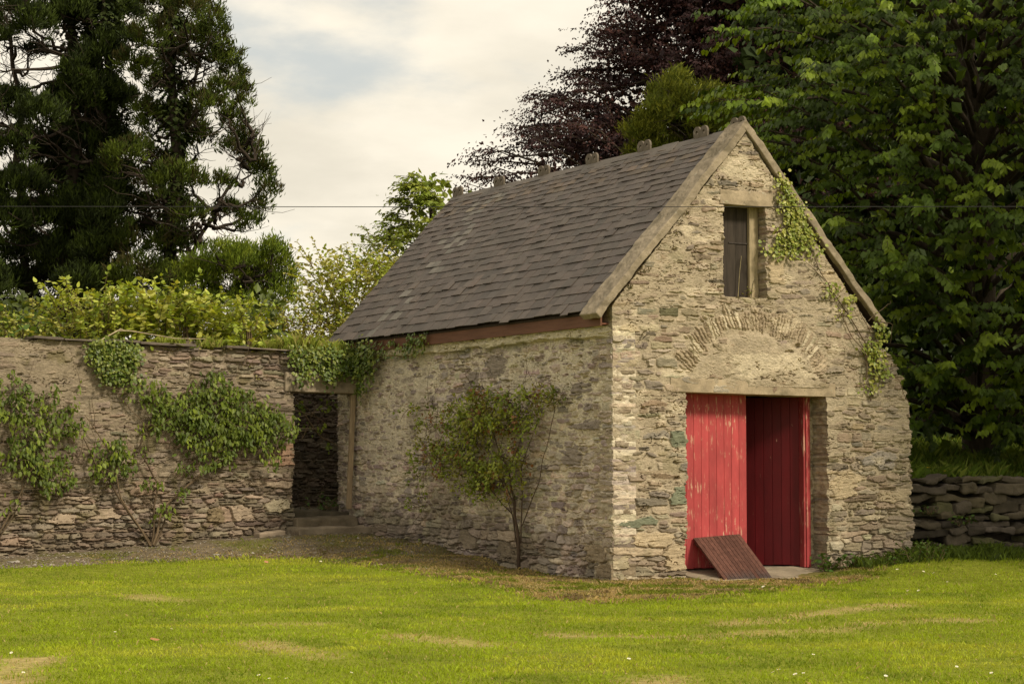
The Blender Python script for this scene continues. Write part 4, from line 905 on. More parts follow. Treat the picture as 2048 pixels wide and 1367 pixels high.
# ------------------------------------------------------------------ climber on a wall plane
def climber(name, label, cat, plane, clumps, stems, leafL, cols, seed, out=(0.03, 0.25), hang=0.8, mat='leaf', tips=None, dens=1.0, flat=False, leaf_r=0.65, group=None, twigs=0, stemc=(.13, .095, .06), base=None):
    """clumps (px, py, rx, ry, weight) and stems [(px,py)...], measured on the wall plane plane=('u'|'v', value)"""
    rng = np.random.default_rng(seed); pf = (lambda x, y: on_u(x, y, plane[1])) if plane[0] == 'u' else (lambda x, y: on_v(x, y, plane[1]))
    nout = np.array([-1.0, 0, 0]) if plane[0] == 'u' else np.array([0, -1.0, 0]); tan = np.array([0, 1.0, 0]) if plane[0] == 'u' else np.array([1.0, 0, 0])
    b = pf(*(base or (stems[0][0][0][0], stems[0][0][0][1]) if stems else clumps[0][:2])); t = thing(name, label, cat, tuple(b), group); mb = MB(); parts = []
    for pts, r0, r1, o in stems:
        Q = np.array([pf(*p) for p in pts]); Q = Q+nout*np.linspace(o*0.6, o, len(Q))[:, None]
        tt = np.linspace(0, len(Q)-1, len(Q)*5); i0 = np.minimum(tt.astype(int), len(Q)-2); f = (tt-i0)[:, None]; P = Q[i0]*(1-f)+Q[i0+1]*f
        P = P+np.stack([fbm(tt*1.1, tt*0+seed+k, 2, seed+k) for k in range(3)], 1)*0.05; mb.tube(P, np.linspace(r0, r1, len(P)), 6, np.array(stemc)*rng.uniform(.8, 1.3))
    for (px, py, rx, ry, wgt) in clumps:
        c = pf(px, py); e1 = pf(px+rx, py)-c; e2 = pf(px, py-ry)-c
        n = int(rx*ry*dens*wgt*0.10); 
        if n < 1: n = 1
        ns = max(3, n//(9 if not flat else 3)); a = rng.uniform(0, 2*PI, ns); q = np.sqrt(rng.random(ns))*(1+0.12*rng.normal(0, 1, ns))
        th = out[0]+(out[1]-out[0])*np.sqrt(np.clip(1-q**2*.8, 0, 1))*rng.random(ns)
        sp = c+e1*(q*np.cos(a))[:, None]+e2*(q*np.sin(a))[:, None]+nout*th[:, None]
        per = n//ns+1; N = ns*per; sg = 0.055 if not flat else 0.06
        P = np.repeat(sp, per, 0)+rng.normal(0, sg, (N, 3))*(np.abs(tan)+[0, 0, 1])+nout*(rng.normal(0, sg*0.5, (N, 1)) if not flat else rng.uniform(0, .03, (N, 1)))
        if not flat:
            for s in range(min(ns, 30)): mb.tube(wob(sp[s]-nout*th[s]*0.8-e2*rng.uniform(0, .4), sp[s], 4, .05, rng), np.linspace(.006, .003, 4), 3, stemc)
        D = rng.normal(0, .55, (N, 3))+[0, 0, -hang]+nout*0.25; Nn = nout*1.0+[0, 0, 0.7]+rng.normal(0, .35 if not flat else .28, (N, 3))
        L = leafL*rng.uniform(.6, 1.25, N); cc = np.repeat(pick(cols, ns, rng, .2), per, 0)*rng.uniform(.8, 1.2, (N, 1))
        if tips is not None:
            k = np.repeat(rng.random(ns) < tips[1], per)[:, None]; cc = np.where(k, np.array(tips[0])*rng.uniform(.7, 1.3, (N, 1)), cc)
        parts.append(leaves6(P, D, Nn, L, L*leaf_r*rng.uniform(.8, 1.2, N), cc, 0.12))
        for s in range(int(twigs*wgt)):
            p = sp[rng.integers(ns)]; mb.tube(wob(p, p+(tan*rng.normal(0, .5)+np.array([0, 0, rng.normal(0.1, .35)])), 6, .08, rng), np.linspace(.005, .002, 6), 3, stemc)
    if mb.n: mb.build('stems', M['bark'], t, True)
    joinm('foliage', parts, M[mat], t)
    return t
# ================================================================== trees
bz = at(1960, 800, 39.5); bz[2] = float(HB(bz[0], bz[1]))
LIME = [(.115, .18, .010), (.07, .12, .008), (.175, .245, .014), (.042, .072, .006)]
broadleaf('lime_tree', 'big broadleaf tree with tiers of bright drooping leaves at the right of the barn', bz, [(0.2, 3.6), (1.5, 4.6), (3.5, 5.0), (6, 5.2), (8, 5.1), (10, 4.6), (12, 3.2), (13.2, 1.2)], 901, LIME, 180, 8, 44, 0.125, 'leaf', inner=3500, hang=0.8, facing=0.78, six=True, trunk_r=0.38, vcol=0.22)
cb = at(1440, 800, 56); cb[2] = 0.6
PURP = [(.055, .024, .024), (.036, .016, .018), (.072, .032, .028), (.026, .012, .013)]
broadleaf('copper_beech', 'dark purple leaved beech tree rising behind the barn roof', cb, [(6.0, 5.4), (8.0, 6.8), (9.0, 6.8), (10, 5.7), (11, 4.8), (12.3, 4.2), (13.6, 2.8), (16, 2.4), (18, 2), (19.5, .8)], 902, PURP, 520, 11, 22, 0.095, 'leafpurple', inner=15000, hang=0.5, facing=0.75, sprayL=(.4, 1.0), r0=.35, fuzz=260, wander=.7, fa=2.0, trunk_r=0.45, zlean=0.02)
yw_ = at(1380, 500, 45); yb = yw_.copy(); 
conifer('yew_tree', 'olive green bushy yew behind the roof ridge, before the purple beech', 45, [(1385, 700, 1385, 190, .16, 0)],
        [(1352, 172, 22, 30), (1340, 205, 34, 34), (1385, 215, 36, 36), (1315, 235, 34, 34), (1420, 205, 30, 34), (1355, 255, 46, 40), (1410, 255, 40, 40), (1290, 268, 30, 30), (1455, 235, 34, 44), (1300, 320, 46, 40), (1380, 320, 60, 50), (1450, 300, 46, 50), (1265, 262, 18, 16), (1330, 190, 14, 16), (1310, 182, 10, 12)], 903, [(.15, .175, .02), (.10, .125, .015), (.20, .215, .026)], 0.14, 1.7, 'leafdark', spread=.5, up=.6)
mp = at(862, 600, 47); mp[2] = .4
broadleaf('maple_sapling', 'slim light green maple just behind the far end of the roof', mp, [(3.6, 1.3), (4.8, 1.35), (5.8, 1.15), (6.8, .9), (7.9, .35)], 904, [(.22, .28, .035), (.18, .24, .03), (.27, .31, .05)], 80, 6, 16, 0.12, 'leaf', inner=300, fuzz=20, hang=.35, facing=.6, sprayL=(.35, .7), trunk_r=.09, zlean=.15)
cA = [(20, 25, 42, 40), (70, 60, 36, 40), (12, 80, 14, 18), (110, 30, 40, 50), (70, 108, 22, 16), (150, 30, 34, 60), (200, 40, 36, 60), (168, 130, 18, 40), (215, 120, 30, 60), (255, 30, 34, 46), (150, 170, 36, 50), (245, 85, 26, 30), (190, 200, 60, 50), (130, 220, 46, 50), (235, 220, 44, 50), (30, 215, 44, 34), (75, 235, 46, 34), (12, 200, 24, 24), (20, 300, 40, 34), (60, 285, 30, 26), (150, 290, 60, 50), (210, 290, 50, 46), (100, 320, 50, 34), (40, 380, 56, 44), (110, 370, 60, 46), (180, 370, 66, 44), (230, 360, 44, 40), (225, 400, 36, 36), (20, 450, 50, 46), (90, 450, 60, 50), (160, 430, 60, 50), (210, 450, 46, 46), (50, 520, 66, 50), (130, 520, 66, 50), (200, 510, 50, 46), (20, 580, 50, 46), (100, 580, 60, 46), (170, 580, 56, 46), (60, 640, 70, 40), (160, 640, 70, 40), (-50, 60, 60, 60), (-60, 220, 60, 60), (-50, 420, 70, 70), (-60, 580, 70, 70)]
conifer('cypress_tree', 'tall dark cypress with several ivy clad trunks at the far left', 54, [(140, 640, 136, -60, .26, 0), (185, 640, 182, -60, .22, .5), (215, 640, 213, -60, .2, -.4), (60, 640, 20, 60, .14, .6)], cA, 911, [(.022, .033, .006), (.015, .023, .005), (.036, .054, .008), (.046, .068, .009)], 0.175, 1.7, ivyt=3, extra_twigs=9, limbs=((140, 110, 0, 60), (140, 135, -20, 120), (135, 160, -10, 168), (130, 95, 50, 10), (180, 240, 60, 190), (140, 270, 0, 250)))
cB = [(320, 10, 40, 40), (370, 20, 34, 34), (410, 30, 34, 40), (345, 60, 30, 30), (430, 60, 26, 34), (310, 80, 30, 34), (395, 90, 40, 34), (455, 110, 26, 32), (350, 120, 44, 30), (270, 75, 20, 20), (425, 130, 40, 24), (265, 130, 30, 22), (290, 150, 24, 30), (465, 150, 24, 30), (480, 185, 20, 26), (330, 180, 40, 26), (440, 180, 30, 24), (400, 205, 34, 24), (485, 215, 18, 20), (295, 225, 26, 26), (350, 240, 54, 34), (310, 255, 36, 30), (380, 265, 40, 30), (465, 245, 28, 28), (430, 215, 30, 22), (280, 300, 36, 26), (400, 285, 34, 26), (480, 280, 24, 30), (250, 320, 40, 36), (325, 330, 40, 26), (500, 310, 26, 30), (515, 345, 30, 40), (460, 300, 22, 20), (355, 370, 56, 40), (300, 370, 34, 34), (535, 385, 24, 26), (440, 370, 22, 20), (260, 420, 36, 40), (520, 420, 20, 22), (330, 420, 50, 36), (450, 430, 36, 26), (380, 440, 36, 30), (300, 470, 50, 40), (500, 450, 26, 20), (350, 500, 54, 40), (250, 500, 40, 40), (280, 560, 60, 46), (230, 590, 60, 46), (340, 570, 50, 40)]
conifer('pine_tree', 'loose open conifer with bare twigs and tufted green ends, right of the dark cypress', 52, [(340, 640, 345, -60, .2, 0), (330, 640, 410, 60, .1, .8), (360, 560, 500, 300, .07, -.5)], cB, 912, [(.055, .078, .009), (.032, .048, .007), (.078, .106, .012), (.055, .05, .014)], 0.16, 1.1, ivyt=1, extra_twigs=8)
cC = [(390, 540, 40, 26), (440, 512, 40, 26), (480, 522, 30, 28), (430, 540, 50, 30), (500, 540, 46, 50), (545, 530, 34, 46), (565, 560, 24, 36), (470, 560, 40, 36), (520, 580, 46, 40), (560, 600, 36, 36), (400, 570, 44, 30), (460, 610, 60, 36), (390, 610, 50, 36), (540, 500, 20, 18)]
conifer('bushy_conifer', 'low rounded bushy conifer at the right foot of the tall conifers', 47, [(490, 660, 490, 540, .12, 0), (430, 660, 430, 540, .1, .5)], cC, 913, [(.12, .17, .014), (.085, .125, .012), (.17, .215, .02)], 0.13, 1.2, spread=.6, up=.9, extra_twigs=5)
# far wood behind the right-hand tree: one mass
rng = np.random.default_rng(920); n = 60000
px = rng.uniform(1480, 2700, n); d = rng.uniform(50, 66, n); zz = rng.uniform(1.0, 15.5, n)
P = np.stack([at(a, 932, b) for a, b in zip(px, d)]); P[:, 2] = zz; L = rng.uniform(.25, .5, n)
V, F, C = leaves(P, rdir(n, rng)+[0, 0, -.4], rdir(n, rng), L, L*.75, pick([(.03, .05, .012), (.022, .036, .010), (.04, .06, .012)], n, rng))
tag(mesh('woodland', V, F, M['leafdark'], None, C), 'dark wood closing the view behind the right hand tree', 'wood', kind='stuff')
# ================================================================== shrubs above the garden wall
YG = [(.38, .43, .07), (.31, .38, .05), (.45, .46, .11), (.22, .29, .04)]
OL = [(.31, .37, .06), (.38, .38, .09), (.25, .32, .05), (.40, .41, .10)]
def sx(px, v): return float(on_v(px, 640, v)[0])
def sh(u, v, lab, seed, rad, zs, n, Ls, leafL, cols, **k):
    return shrub(k.pop('name', 'bramble_bush'), lab, (u, v, 0.35), rad, zs, n, Ls, leafL, cols, seed, ground=0.3, **k)
sh(-7.3, 9.5, 'tangled green bush above the far left end of the garden wall', 930, (.9, .5), (2.9, 3.7), 110, (.4, .8), .10, YG, fill=500)
sh(-5.9, 9.35, 'broad leaved sapling with big round leaves standing above the left of the wall', 931, (.25, .25), (3.1, 3.6), 9, (.6, 1.1), .16, [(.13, .21, .04), (.10, .17, .035)], name='sapling', up=1.6, spread=.5, step=.09, leaf_r=.75)
sh(-5.6, 9.6, 'straggling yellowish bush behind the round leaved sapling', 932, (.8, .5), (2.9, 3.6), 100, (.3, .75), .085, OL, fill=400)
sh(-4.55, 9.5, 'tall shooting green bush over the ivy patch on the wall', 933, (.7, .45), (2.9, 4.0), 130, (.5, 1.0), .10, YG, fill=500, up=1.3)
sh(-3.3, 9.6, 'bright leafy bramble with long stray shoots above mid wall', 934, (.85, .5), (2.9, 4.0), 190, (.45, 1.0), .14, YG, fill=700)
sh(-2.1, 9.7, 'dense yellow green bramble beside the tall stray shoots', 935, (.8, .5), (2.9, 4.0), 160, (.35, .8), .11, YG, fill=700)
sh(sx(610, 12.4), 12.4, 'thin reddish twiggy bush near the eave corner of the roof', 936, (.8, .5), (3.2, 4.1), 150, (.4, 1.0), .085, OL, stemc=(.16, .10, .06), fill=300)
sh(sx(700, 12.6), 12.6, 'tall pale yellow bush beside the end of the slate roof', 937, (.9, .6), (3.4, 5.3), 330, (.4, .95), .10, [(.36, .42, .06), (.29, .36, .05), (.42, .43, .10)], stemc=(.16, .11, .06), fill=900, tips=(.42, .40, .11))
sh(sx(775, 13.2), 13.2, 'green shrub peeping over the roof edge below the maple', 938, (.6, .5), (3.6, 5.9), 110, (.4, .8), .10, [(.15, .20, .03), (.19, .23, .04)], fill=500)
rng = np.random.default_rng(939); n = 26000; px = rng.uniform(-300, 560, n); P = np.stack([at(a, 900, b) for a, b in zip(px, rng.uniform(39, 45, n))]); P[:, 2] = rng.uniform(.3, 5.0, n)*(0.75+0.25*np.sin(px*.013+1)); L_ = rng.uniform(.12, .25, n)
V, F, C = leaves(P, rdir(n, rng)+[0, 0, -.3], rdir(n, rng)+[0, 0, .6], L_, L_*.7, pick([(.06, .085, .014), (.045, .065, .012), (.085, .115, .018)], n, rng))
tag(mesh('undergrowth', V, F, M['leaf'], None, C), 'dark leafy undergrowth between the garden wall and the conifers', 'undergrowth', kind='stuff')
for px, v, lab, sd_ in ((215, 9.3, 'lone tall leafy shoot standing above the ivy patch', 946), (370, 9.3, 'lone thin shoot rising highest above the middle of the wall', 947), (500, 9.4, 'slender leaning shoot above the bramble by the bushy conifer', 948)):
    sh(sx(px, v), v, lab, sd_, (.12, .1), (3.5, 3.9), 4, (.7, 1.25), .10, YG, name='bramble_shoot', up=2.2, spread=.4, step=.06)
# grasses and dead stems on the wall head
rng = np.random.default_rng(940)
def tuft(name, label, p, n, r, L, cols, seed, w=.008, group=None):
    rng = np.random.default_rng(seed); a = rng.uniform(0, 2*PI, n); q = np.sqrt(rng.random(n))*r; P = np.asarray(p)+np.stack([q*np.cos(a), q*np.sin(a)*.6, 0*a], 1)
    V, F, C = blades(P, L*rng.uniform(.5, 1.2, n), np.full(n, w), rng.uniform(.1, .8, n), pick(cols, n, rng), rng)
    return tag(mesh(name, V, F, M['grass'], None, C), label, 'grass tuft', group)
for k, (px, L, lab) in enumerate(((640, .34, 'grass tuft on the wall head near the eave corner'), (680, .30, 'grass tuft growing against the lowest slates'), (560, .30, 'fine pale grass on the wall head left of the doorway'), (420, .22, 'short grass on the middle of the wall head'), (345, .20, 'feathery grass on the wall head beside the ivy patch'), (590, .42, 'tall thin straw grass above the doorway lintel'))):
    p = on_v(px, 690, LV+0.15); p[2] = ztop(p[0])+0.02; tuft('grass_tuft', lab, p, 130, .28, L*.8, [(.26, .30, .05), (.30, .28, .09), (.20, .26, .04)], 950+k)
mb = MB(); pts = [on_v(a, b, LV-0.02) for a, b in ((205, 678), (235, 662), (262, 660), (290, 668), (350, 676), (410, 680))]
mb.tube(np.array(pts)+rng.normal(0, .01, (6, 3)), np.linspace(.014, .006, 6), 6, (.40, .33, .22)); mb.tube([pts[1], pts[1]+[.05, 0, .04], pts[1]+[.1, 0, .02]], .012, 6, (.40, .33, .22))
tag(mb.build('dead_branch', M['bark'], None, True), 'bare pale branch lying along the wall head above the ivy patch', 'branch')
# ================================================================== climbers
CL = [(.12, .165, .018), (.08, .12, .014), (.17, .22, .026), (.10, .14, .018)]
climber('climbing_shrub', 'wall shrub with many stems fanning up the garden wall left of the doorway', 'climber', ('v', LV-0.04),
    [(430, 770, 34, 26, 1), (320, 800, 44, 26, 1), (390, 790, 40, 24, .8), (350, 830, 46, 30, 1), (410, 825, 56, 36, 1.2), (470, 810, 50, 30, 1), (500, 840, 56, 36, 1.2), (550, 850, 44, 36, 1.1), (430, 870, 56, 32, 1.1), (380, 870, 34, 26, .8), (500, 880, 60, 20, .9), (410, 915, 36, 30, .8), (370, 930, 24, 18, .5), (460, 910, 26, 18, .4), (530, 910, 26, 16, .4), (300, 860, 20, 20, .5), (295, 965, 24, 14, .5), (320, 1020, 16, 18, .5), (350, 985, 16, 14, .4), (290, 900, 12, 14, .3), (425, 745, 18, 16, .7), (545, 925, 14, 16, .4), (270, 775, 34, 20, .4)],
    [([(303, 1090), (250, 1010), (190, 930), (160, 870)], .022, .008, .07), ([(300, 1090), (240, 990), (215, 900), (165, 830)], .018, .007, .09), ([(306, 1088), (325, 1010), (410, 930), (480, 880)], .024, .008, .10), ([(304, 1085), (310, 1000), (310, 960), (275, 900), (285, 860), (330, 810)], .020, .008, .06), ([(308, 1090), (345, 990), (430, 920), (470, 910)], .018, .006, .12), ([(300, 860), (240, 790), (215, 760)], .009, .004, .04), ([(460, 940), (510, 965), (545, 962)], .007, .004, .03), ([(190, 850), (185, 790), (240, 770)], .006, .003, .03)],
    .092, CL, 960, out=(.05, .36), twigs=8, dens=1.75, leaf_r=.48, hang=1.3)
climber('climbing_shrub', 'leafy wall shrub spread over the left end of the garden wall', 'climber', ('v', LV-0.04),
    [(20, 780, 34, 26, 1), (80, 790, 26, 14, .5), (60, 820, 60, 20, .9), (120, 825, 40, 22, .7), (40, 850, 40, 20, .6), (110, 860, 44, 20, .7), (150, 850, 22, 20, .6), (20, 890, 24, 22, .7), (90, 900, 56, 24, .9), (60, 930, 50, 26, .9), (110, 950, 50, 24, .9), (90, 970, 30, 14, .5), (210, 900, 40, 30, .9), (240, 925, 30, 26, .9), (200, 940, 34, 18, .6), (10, 910, 18, 26, .6), (145, 770, 14, 8, .3), (-40, 820, 60, 40, .8), (-60, 900, 60, 40, .8), (15, 1005, 16, 20, .3)],
    [([(-30, 1110), (20, 1020), (60, 950), (90, 880)], .02, .007, .07), ([(-25, 1112), (40, 1000), (45, 940), (40, 850)], .015, .006, .06), ([(60, 990), (0, 965), (-40, 950)], .01, .005, .04), ([(90, 880), (60, 845), (10, 870)], .007, .003, .04), ([(130, 960), (160, 900), (170, 850)], .008, .003, .05)],
    .092, CL, 961, out=(.04, .32), twigs=8, dens=1.5, leaf_r=.48, hang=1.3)
IV = [(.07, .11, .014), (.11, .155, .02), (.17, .20, .03)]
climber('ivy_patch', 'dense ivy patch hanging from the wall head over bare stones', 'ivy', ('v', LV-0.05), [(225, 700, 48, 22, 1.2), (215, 725, 34, 26, 1.2), (235, 740, 30, 20, 1.2), (255, 710, 26, 20, 1), (225, 755, 20, 14, .8), (190, 695, 20, 14, .8), (265, 760, 24, 10, .4)], [], .062, IV+[(.16, .20, .035)], 962, out=(.03, .16), mat='ivy', dens=3.0, flat=True, leaf_r=.9)
climber('ivy_curtain', 'dark ivy hanging over the concrete lintel of the wall doorway', 'ivy', ('v', LV-0.08), [(600, 712, 26, 16, 1.2), (640, 712, 34, 16, 1.3), (690, 712, 34, 18, 1.3), (610, 740, 16, 20, .8), (655, 740, 14, 20, .9), (640, 735, 20, 14, .7), (690, 735, 30, 14, 1), (720, 725, 20, 24, 1.2), (595, 760, 8, 16, .5), (650, 765, 8, 14, .5), (672, 752, 8, 14, .5)], [], .062, IV, 963, out=(.03, .15), mat='ivy', dens=3.0, flat=True, leaf_r=.9)
climber('ivy_curtain', 'dark ivy climbing from the doorway corner onto the fascia under the slates', 'ivy', ('u', -0.13), [(745, 700, 24, 16, 1.1), (735, 720, 22, 26, 1.2), (735, 750, 18, 26, 1.1), (728, 780, 12, 18, .9), (790, 693, 14, 14, .6), (835, 688, 20, 18, .9), (825, 700, 14, 14, .6), (770, 706, 20, 8, .7), (720, 692, 20, 10, .9), (855, 684, 8, 16, .6), (810, 700, 14, 8, .5)], [], .062, IV, 964, out=(.01, .14), mat='ivy', dens=3.0, flat=True, leaf_r=.9)
climber('climbing_rose', 'half dead climbing rose against the long side wall of the barn', 'climber', ('u', -0.06),
    [(1000, 800, 46, 22, 1.1), (950, 820, 46, 26, 1.2), (1050, 810, 34, 24, 1), (990, 840, 60, 28, 1.2), (1040, 850, 46, 22, .9), (930, 850, 30, 22, .8), (900, 830, 30, 12, .45), (865, 815, 20, 14, .4), (845, 820, 12, 12, .4), (1100, 785, 26, 16, 1), (1125, 795, 16, 16, 1), (1085, 800, 20, 10, .5), (880, 885, 26, 16, .7), (940, 890, 44, 20, .9), (960, 920, 50, 22, 1.1), (900, 905, 30, 18, .8), (1015, 940, 54, 22, 1.2), (1040, 920, 30, 18, .8), (1000, 965, 50, 18, .9), (960, 870, 50, 20, .5), (1030, 890, 40, 20, .45), (1045, 990, 26, 20, .5), (865, 910, 14, 30, .9), (852, 960, 10, 34, .8), (846, 1010, 7, 24, .6), (900, 950, 20, 12, .4), (880, 840, 24, 14, .7), (920, 930, 34, 18, .9), (950, 965, 34, 16, .6), (985, 985, 30, 14, .5), (1060, 960, 20, 14, .3), (975, 785, 30, 10, .6), (1060, 840, 34, 12, .5)],
    [([(1045, 1137), (1046, 1085), (1042, 1010), (1030, 940), (1000, 860)], .030, .010, .14), ([(1045, 1100), (1035, 1030), (1010, 1000), (960, 940), (900, 850)], .012, .005, .16), ([(1046, 1080), (1050, 1000), (1055, 930), (1075, 870)], .012, .005, .10), ([(1044, 1050), (1080, 970), (1100, 900), (1115, 820), (1118, 790)], .008, .004, .07), ([(1040, 1000), (1010, 930), (950, 860), (905, 870), (880, 930)], .010, .004, .22), ([(1030, 940), (1060, 880), (1000, 830), (930, 840), (860, 880)], .010, .003, .25), ([(1043, 1060), (1025, 1010), (1020, 980), (990, 900)], .008, .004, .12)],
    .062, [(.19, .24, .024), (.13, .17, .018), (.26, .30, .035), (.22, .21, .035)], 965, out=(.05, .48), hang=.5, tips=((.22, .10, .035), .10), twigs=5, dens=3.3, stemc=(.10, .07, .05))
IVL = [(.26, .29, .05), (.19, .24, .035), (.32, .32, .07)]
climber('gable_ivy', 'yellow green ivy on the right slope of the gable beside the hatch', 'ivy', ('v', -0.03), [(1560, 360, 8, 16, .8), (1570, 385, 12, 18, 1), (1578, 410, 18, 22, 1), (1592, 440, 22, 26, 1), (1605, 470, 20, 22, .9), (1580, 470, 20, 22, .9), (1570, 500, 22, 12, .8), (1545, 500, 16, 10, .6), (1605, 500, 10, 12, .5), (1560, 470, 10, 20, .5), (1632, 475, 6, 14, .5), (1640, 500, 8, 12, .3), (1625, 510, 10, 10, .3), (1522, 495, 8, 6, .5)], [([(1730, 760), (1735, 690), (1690, 620), (1640, 540), (1600, 480)], .012, .004, .03), ([(1735, 720), (1700, 660), (1650, 560), (1610, 520)], .008, .004, .02)], .055, IVL, 966, out=(.01, .08), mat='ivy', dens=3.2, flat=True, leaf_r=.9)
climber('gable_ivy', 'thin ivy with bare runners at the ruined right corner of the gable', 'ivy', ('v', -0.02), [(1665, 575, 16, 12, .35), (1690, 600, 16, 16, .4), (1680, 625, 12, 10, .3), (1725, 690, 8, 10, .4), (1745, 695, 14, 14, .9), (1750, 720, 14, 22, .9), (1765, 745, 12, 14, .7), (1735, 770, 16, 8, .7), (1650, 590, 10, 14, .25), (1757, 660, 12, 18, .9)], [([(1745, 800), (1750, 720), (1755, 660), (1760, 640)], .012, .006, .03), ([(1750, 790), (1740, 720), (1735, 660), (1710, 610)], .009, .004, .03), ([(1760, 640), (1780, 655), (1770, 690)], .007, .003, .06), ([(1820, 800), (1790, 760), (1760, 730)], .006, .003, .03), ([(1740, 640), (1770, 615), (1775, 600)], .006, .003, .04)], .06, IVL, 967, out=(.01, .10), mat='ivy', dens=3.0, flat=True, leaf_r=.9)
# branch with leaves across the dark doorway
climber('overhanging_branch', 'leafy branch hanging across the dark doorway in the garden wall', 'branch', ('v', LV+0.75), [(605, 815, 16, 14, .6), (640, 810, 20, 14, .6), (625, 850, 14, 12, .4), (645, 890, 14, 10, .4), (600, 850, 10, 12, .4)], [([(560, 780), (610, 830), (640, 870), (680, 890)], .02, .008, .0), ([(600, 880), (630, 820), (660, 800)], .012, .005, .05), ([(590, 800), (640, 840), (662, 850)], .012, .005, .02)], .09, CL, 968, out=(.0, .3))
# weeds at the wall feet and in the joints
def weed(lab, p, n, h, leafL, cols, seed, name='weed', rad=.15):
    return shrub(name, lab, p, (rad, rad*.7), (0, .03), n, (h*.5, h), leafL, cols, seed, cat='weed', up=1.2, spread=.7, step=.05, leaf_r=.7)
NG = [(.07, .13, .02), (.05, .10, .015), (.09, .15, .025)]
g = ground_at(1655, 1142); weed('clump of nettles at the right foot of the red doorway', g, 16, .42, .085, NG, 970)
g = ground_at(1700, 1135); weed('low nettle clump in front of the gable foot', g, 10, .22, .07, NG, 971)
g = ground_at(1760, 1130); weed('dark weeds at the foot of the ruined gable corner', g, 22, .30, .06, NG, 972, rad=.4)
g = ground_at(1850, 1120); weed('long weeds in the corner by the dry stone wall', g, 26, .45, .06, NG, 973, rad=.4)
p = at(1925, 1045, 35); p = on_v(1925, 1050, 0.85); weed('leafy weed sprouting from the face of the dry stone wall', p, 14, .28, .07, NG, 974)
p = on_v(1860, 1030, 0.85); weed('small green weed hanging in the dry stone wall joints', p, 12, .22, .06, NG, 975)
p = on_v(640, 1020, LV+0.5); weed('young fern like weed sprouting inside the wall doorway', p, 14, .45, .07, [(.07, .14, .03), (.05, .10, .02)], 976, rad=.22)
p = on_v(1495, 594, HV-0.06); weed('yellow weed growing on the hatch sill', p+[0, 0, .0], 6, .16, .04, IVL, 977, rad=.06)
p = on_v(1476, 594, HV-0.06); mb = MB(); mb.tube([p, p+[.03, 0, .35], p+[.06, -.01, .62]], [.006, .004, .003], 4, (.36, .30, .16)); mb.tube([p+[.25, 0, 0], p+[.27, 0, .2], p+[.32, 0, .3]], [.005, .004, .004], 4, (.45, .40, .28))
tag(mb.build('dry_stalk', M['bark'], None, True), 'dry straw stalks standing on the hatch sill', 'stalk')
for k, (px, py, lab) in enumerate(((1440, 360, 'tiny green tuft high on the gable left of the hatch lintel'), (1372, 427, 'small moss tuft under the left coping, upper one'), (1348, 470, 'mossy fern tuft below the middle of the left coping'), (1296, 543, 'green fern tuft under the lower left coping'), (1262, 578, 'small fern tuft nearest the lower end of the coping'))):
    p = on_v(px, py, -0.03); weed(lab, p, 6, .10, .03, IVL, 980+k, 'fern_tuft', .05)
for k, (px, py, lab) in enumerate(((390, 720, 'little fern tuft below the wall head, right of the ivy patch'), (500, 735, 'small yellowish weed tuft on the upper garden wall near the doorway'), (215, 975, 'weed tuft in the middle of the lower left garden wall'), (338, 702, 'brownish moss and weed tuft just under the wall cap'), (455, 702, 'weed tuft hanging just under the cap above the climbing shrub'), (520, 760, 'tiny plant rooted in the wall right of the tall leafy climber top'), (75, 1042, 'small dark weed low on the far left of the garden wall'))):
    p = on_v(px, py, LV-0.05); weed(lab, p, 6, .14, .04, IVL if k % 2 else [(.16, .15, .035), (.12, .14, .025)], 990+k, 'fern_tuft', .08)
g = ground_at(848, 1092); weed('small green weed at the foot of the barn side wall', g, 6, .16, .05, IVL, 995)
# ================================================================== flowers, litter
def daisy():
    mb = MB(); n = 9
    for k in range(n):
        a = 2*PI*k/n; d = np.array([math.cos(a), math.sin(a), 0]); s = np.array([-d[1], d[0], 0]); V = [d*.003+s*.0015, d*.003-s*.0015, d*.012-s*.0035+[0, 0, .002], d*.012+s*.0035+[0, 0, .002]]
        mb.add(np.array(V)+[0, 0, .04], np.array([[0, 1, 2, 3]]), (.80, .78, .70))
    V = [[.0045*math.cos(q), .0045*math.sin(q), .041] for q in np.arange(8)*PI/4]+[[0, 0, .0445]]
    mb.add(V, np.array([[k, (k+1) % 8, 8] for k in range(8)]), (.65, .45, .04)); mb.tube([(0, 0, 0), (0, 0, .04)], .001, 3, (.1, .15, .02)); return mb
d0 = daisy().build('daisy', M['petal']); rng = np.random.default_rng(1001); first = True
DS = [(20, 1255), (8, 1260), (230, 1268), (245, 1270), (255, 1272), (170, 1140), (320, 1172), (25, 1310), (520, 1357), (540, 1362), (555, 1360), (575, 1365), (30, 1345), (45, 1352), (640, 1128), (750, 1131), (830, 1305), (865, 1308), (1118, 1342), (1250, 1320), (1256, 1325), (1540, 1345), (1552, 1350), (1560, 1348), (1595, 1357), (1608, 1352), (1615, 1360), (1505, 1360), (1625, 1315), (1600, 1313), (1420, 1312), (1912, 1338), (1922, 1345), (1953, 1342), (1985, 1352), (1820, 1185), (1840, 1186), (1895, 1168), (1910, 1150), (1800, 1152), (1790, 1160), (1820, 1142), (1830, 1150), (1845, 1148), (1795, 1145), (1860, 1140), (1870, 1150), (1780, 1158), (1835, 1098), (1845, 1094), (1850, 1100), (1858, 1103), (1865, 1098), (1872, 1104), (1840, 1105), (1862, 1092), (1880, 1100), (1890, 1106), (1852, 1110), (1990, 1152), (340, 1262), (1770, 1358), (1050, 1330), (700, 1350), (1370, 1185), (1530, 1180)]
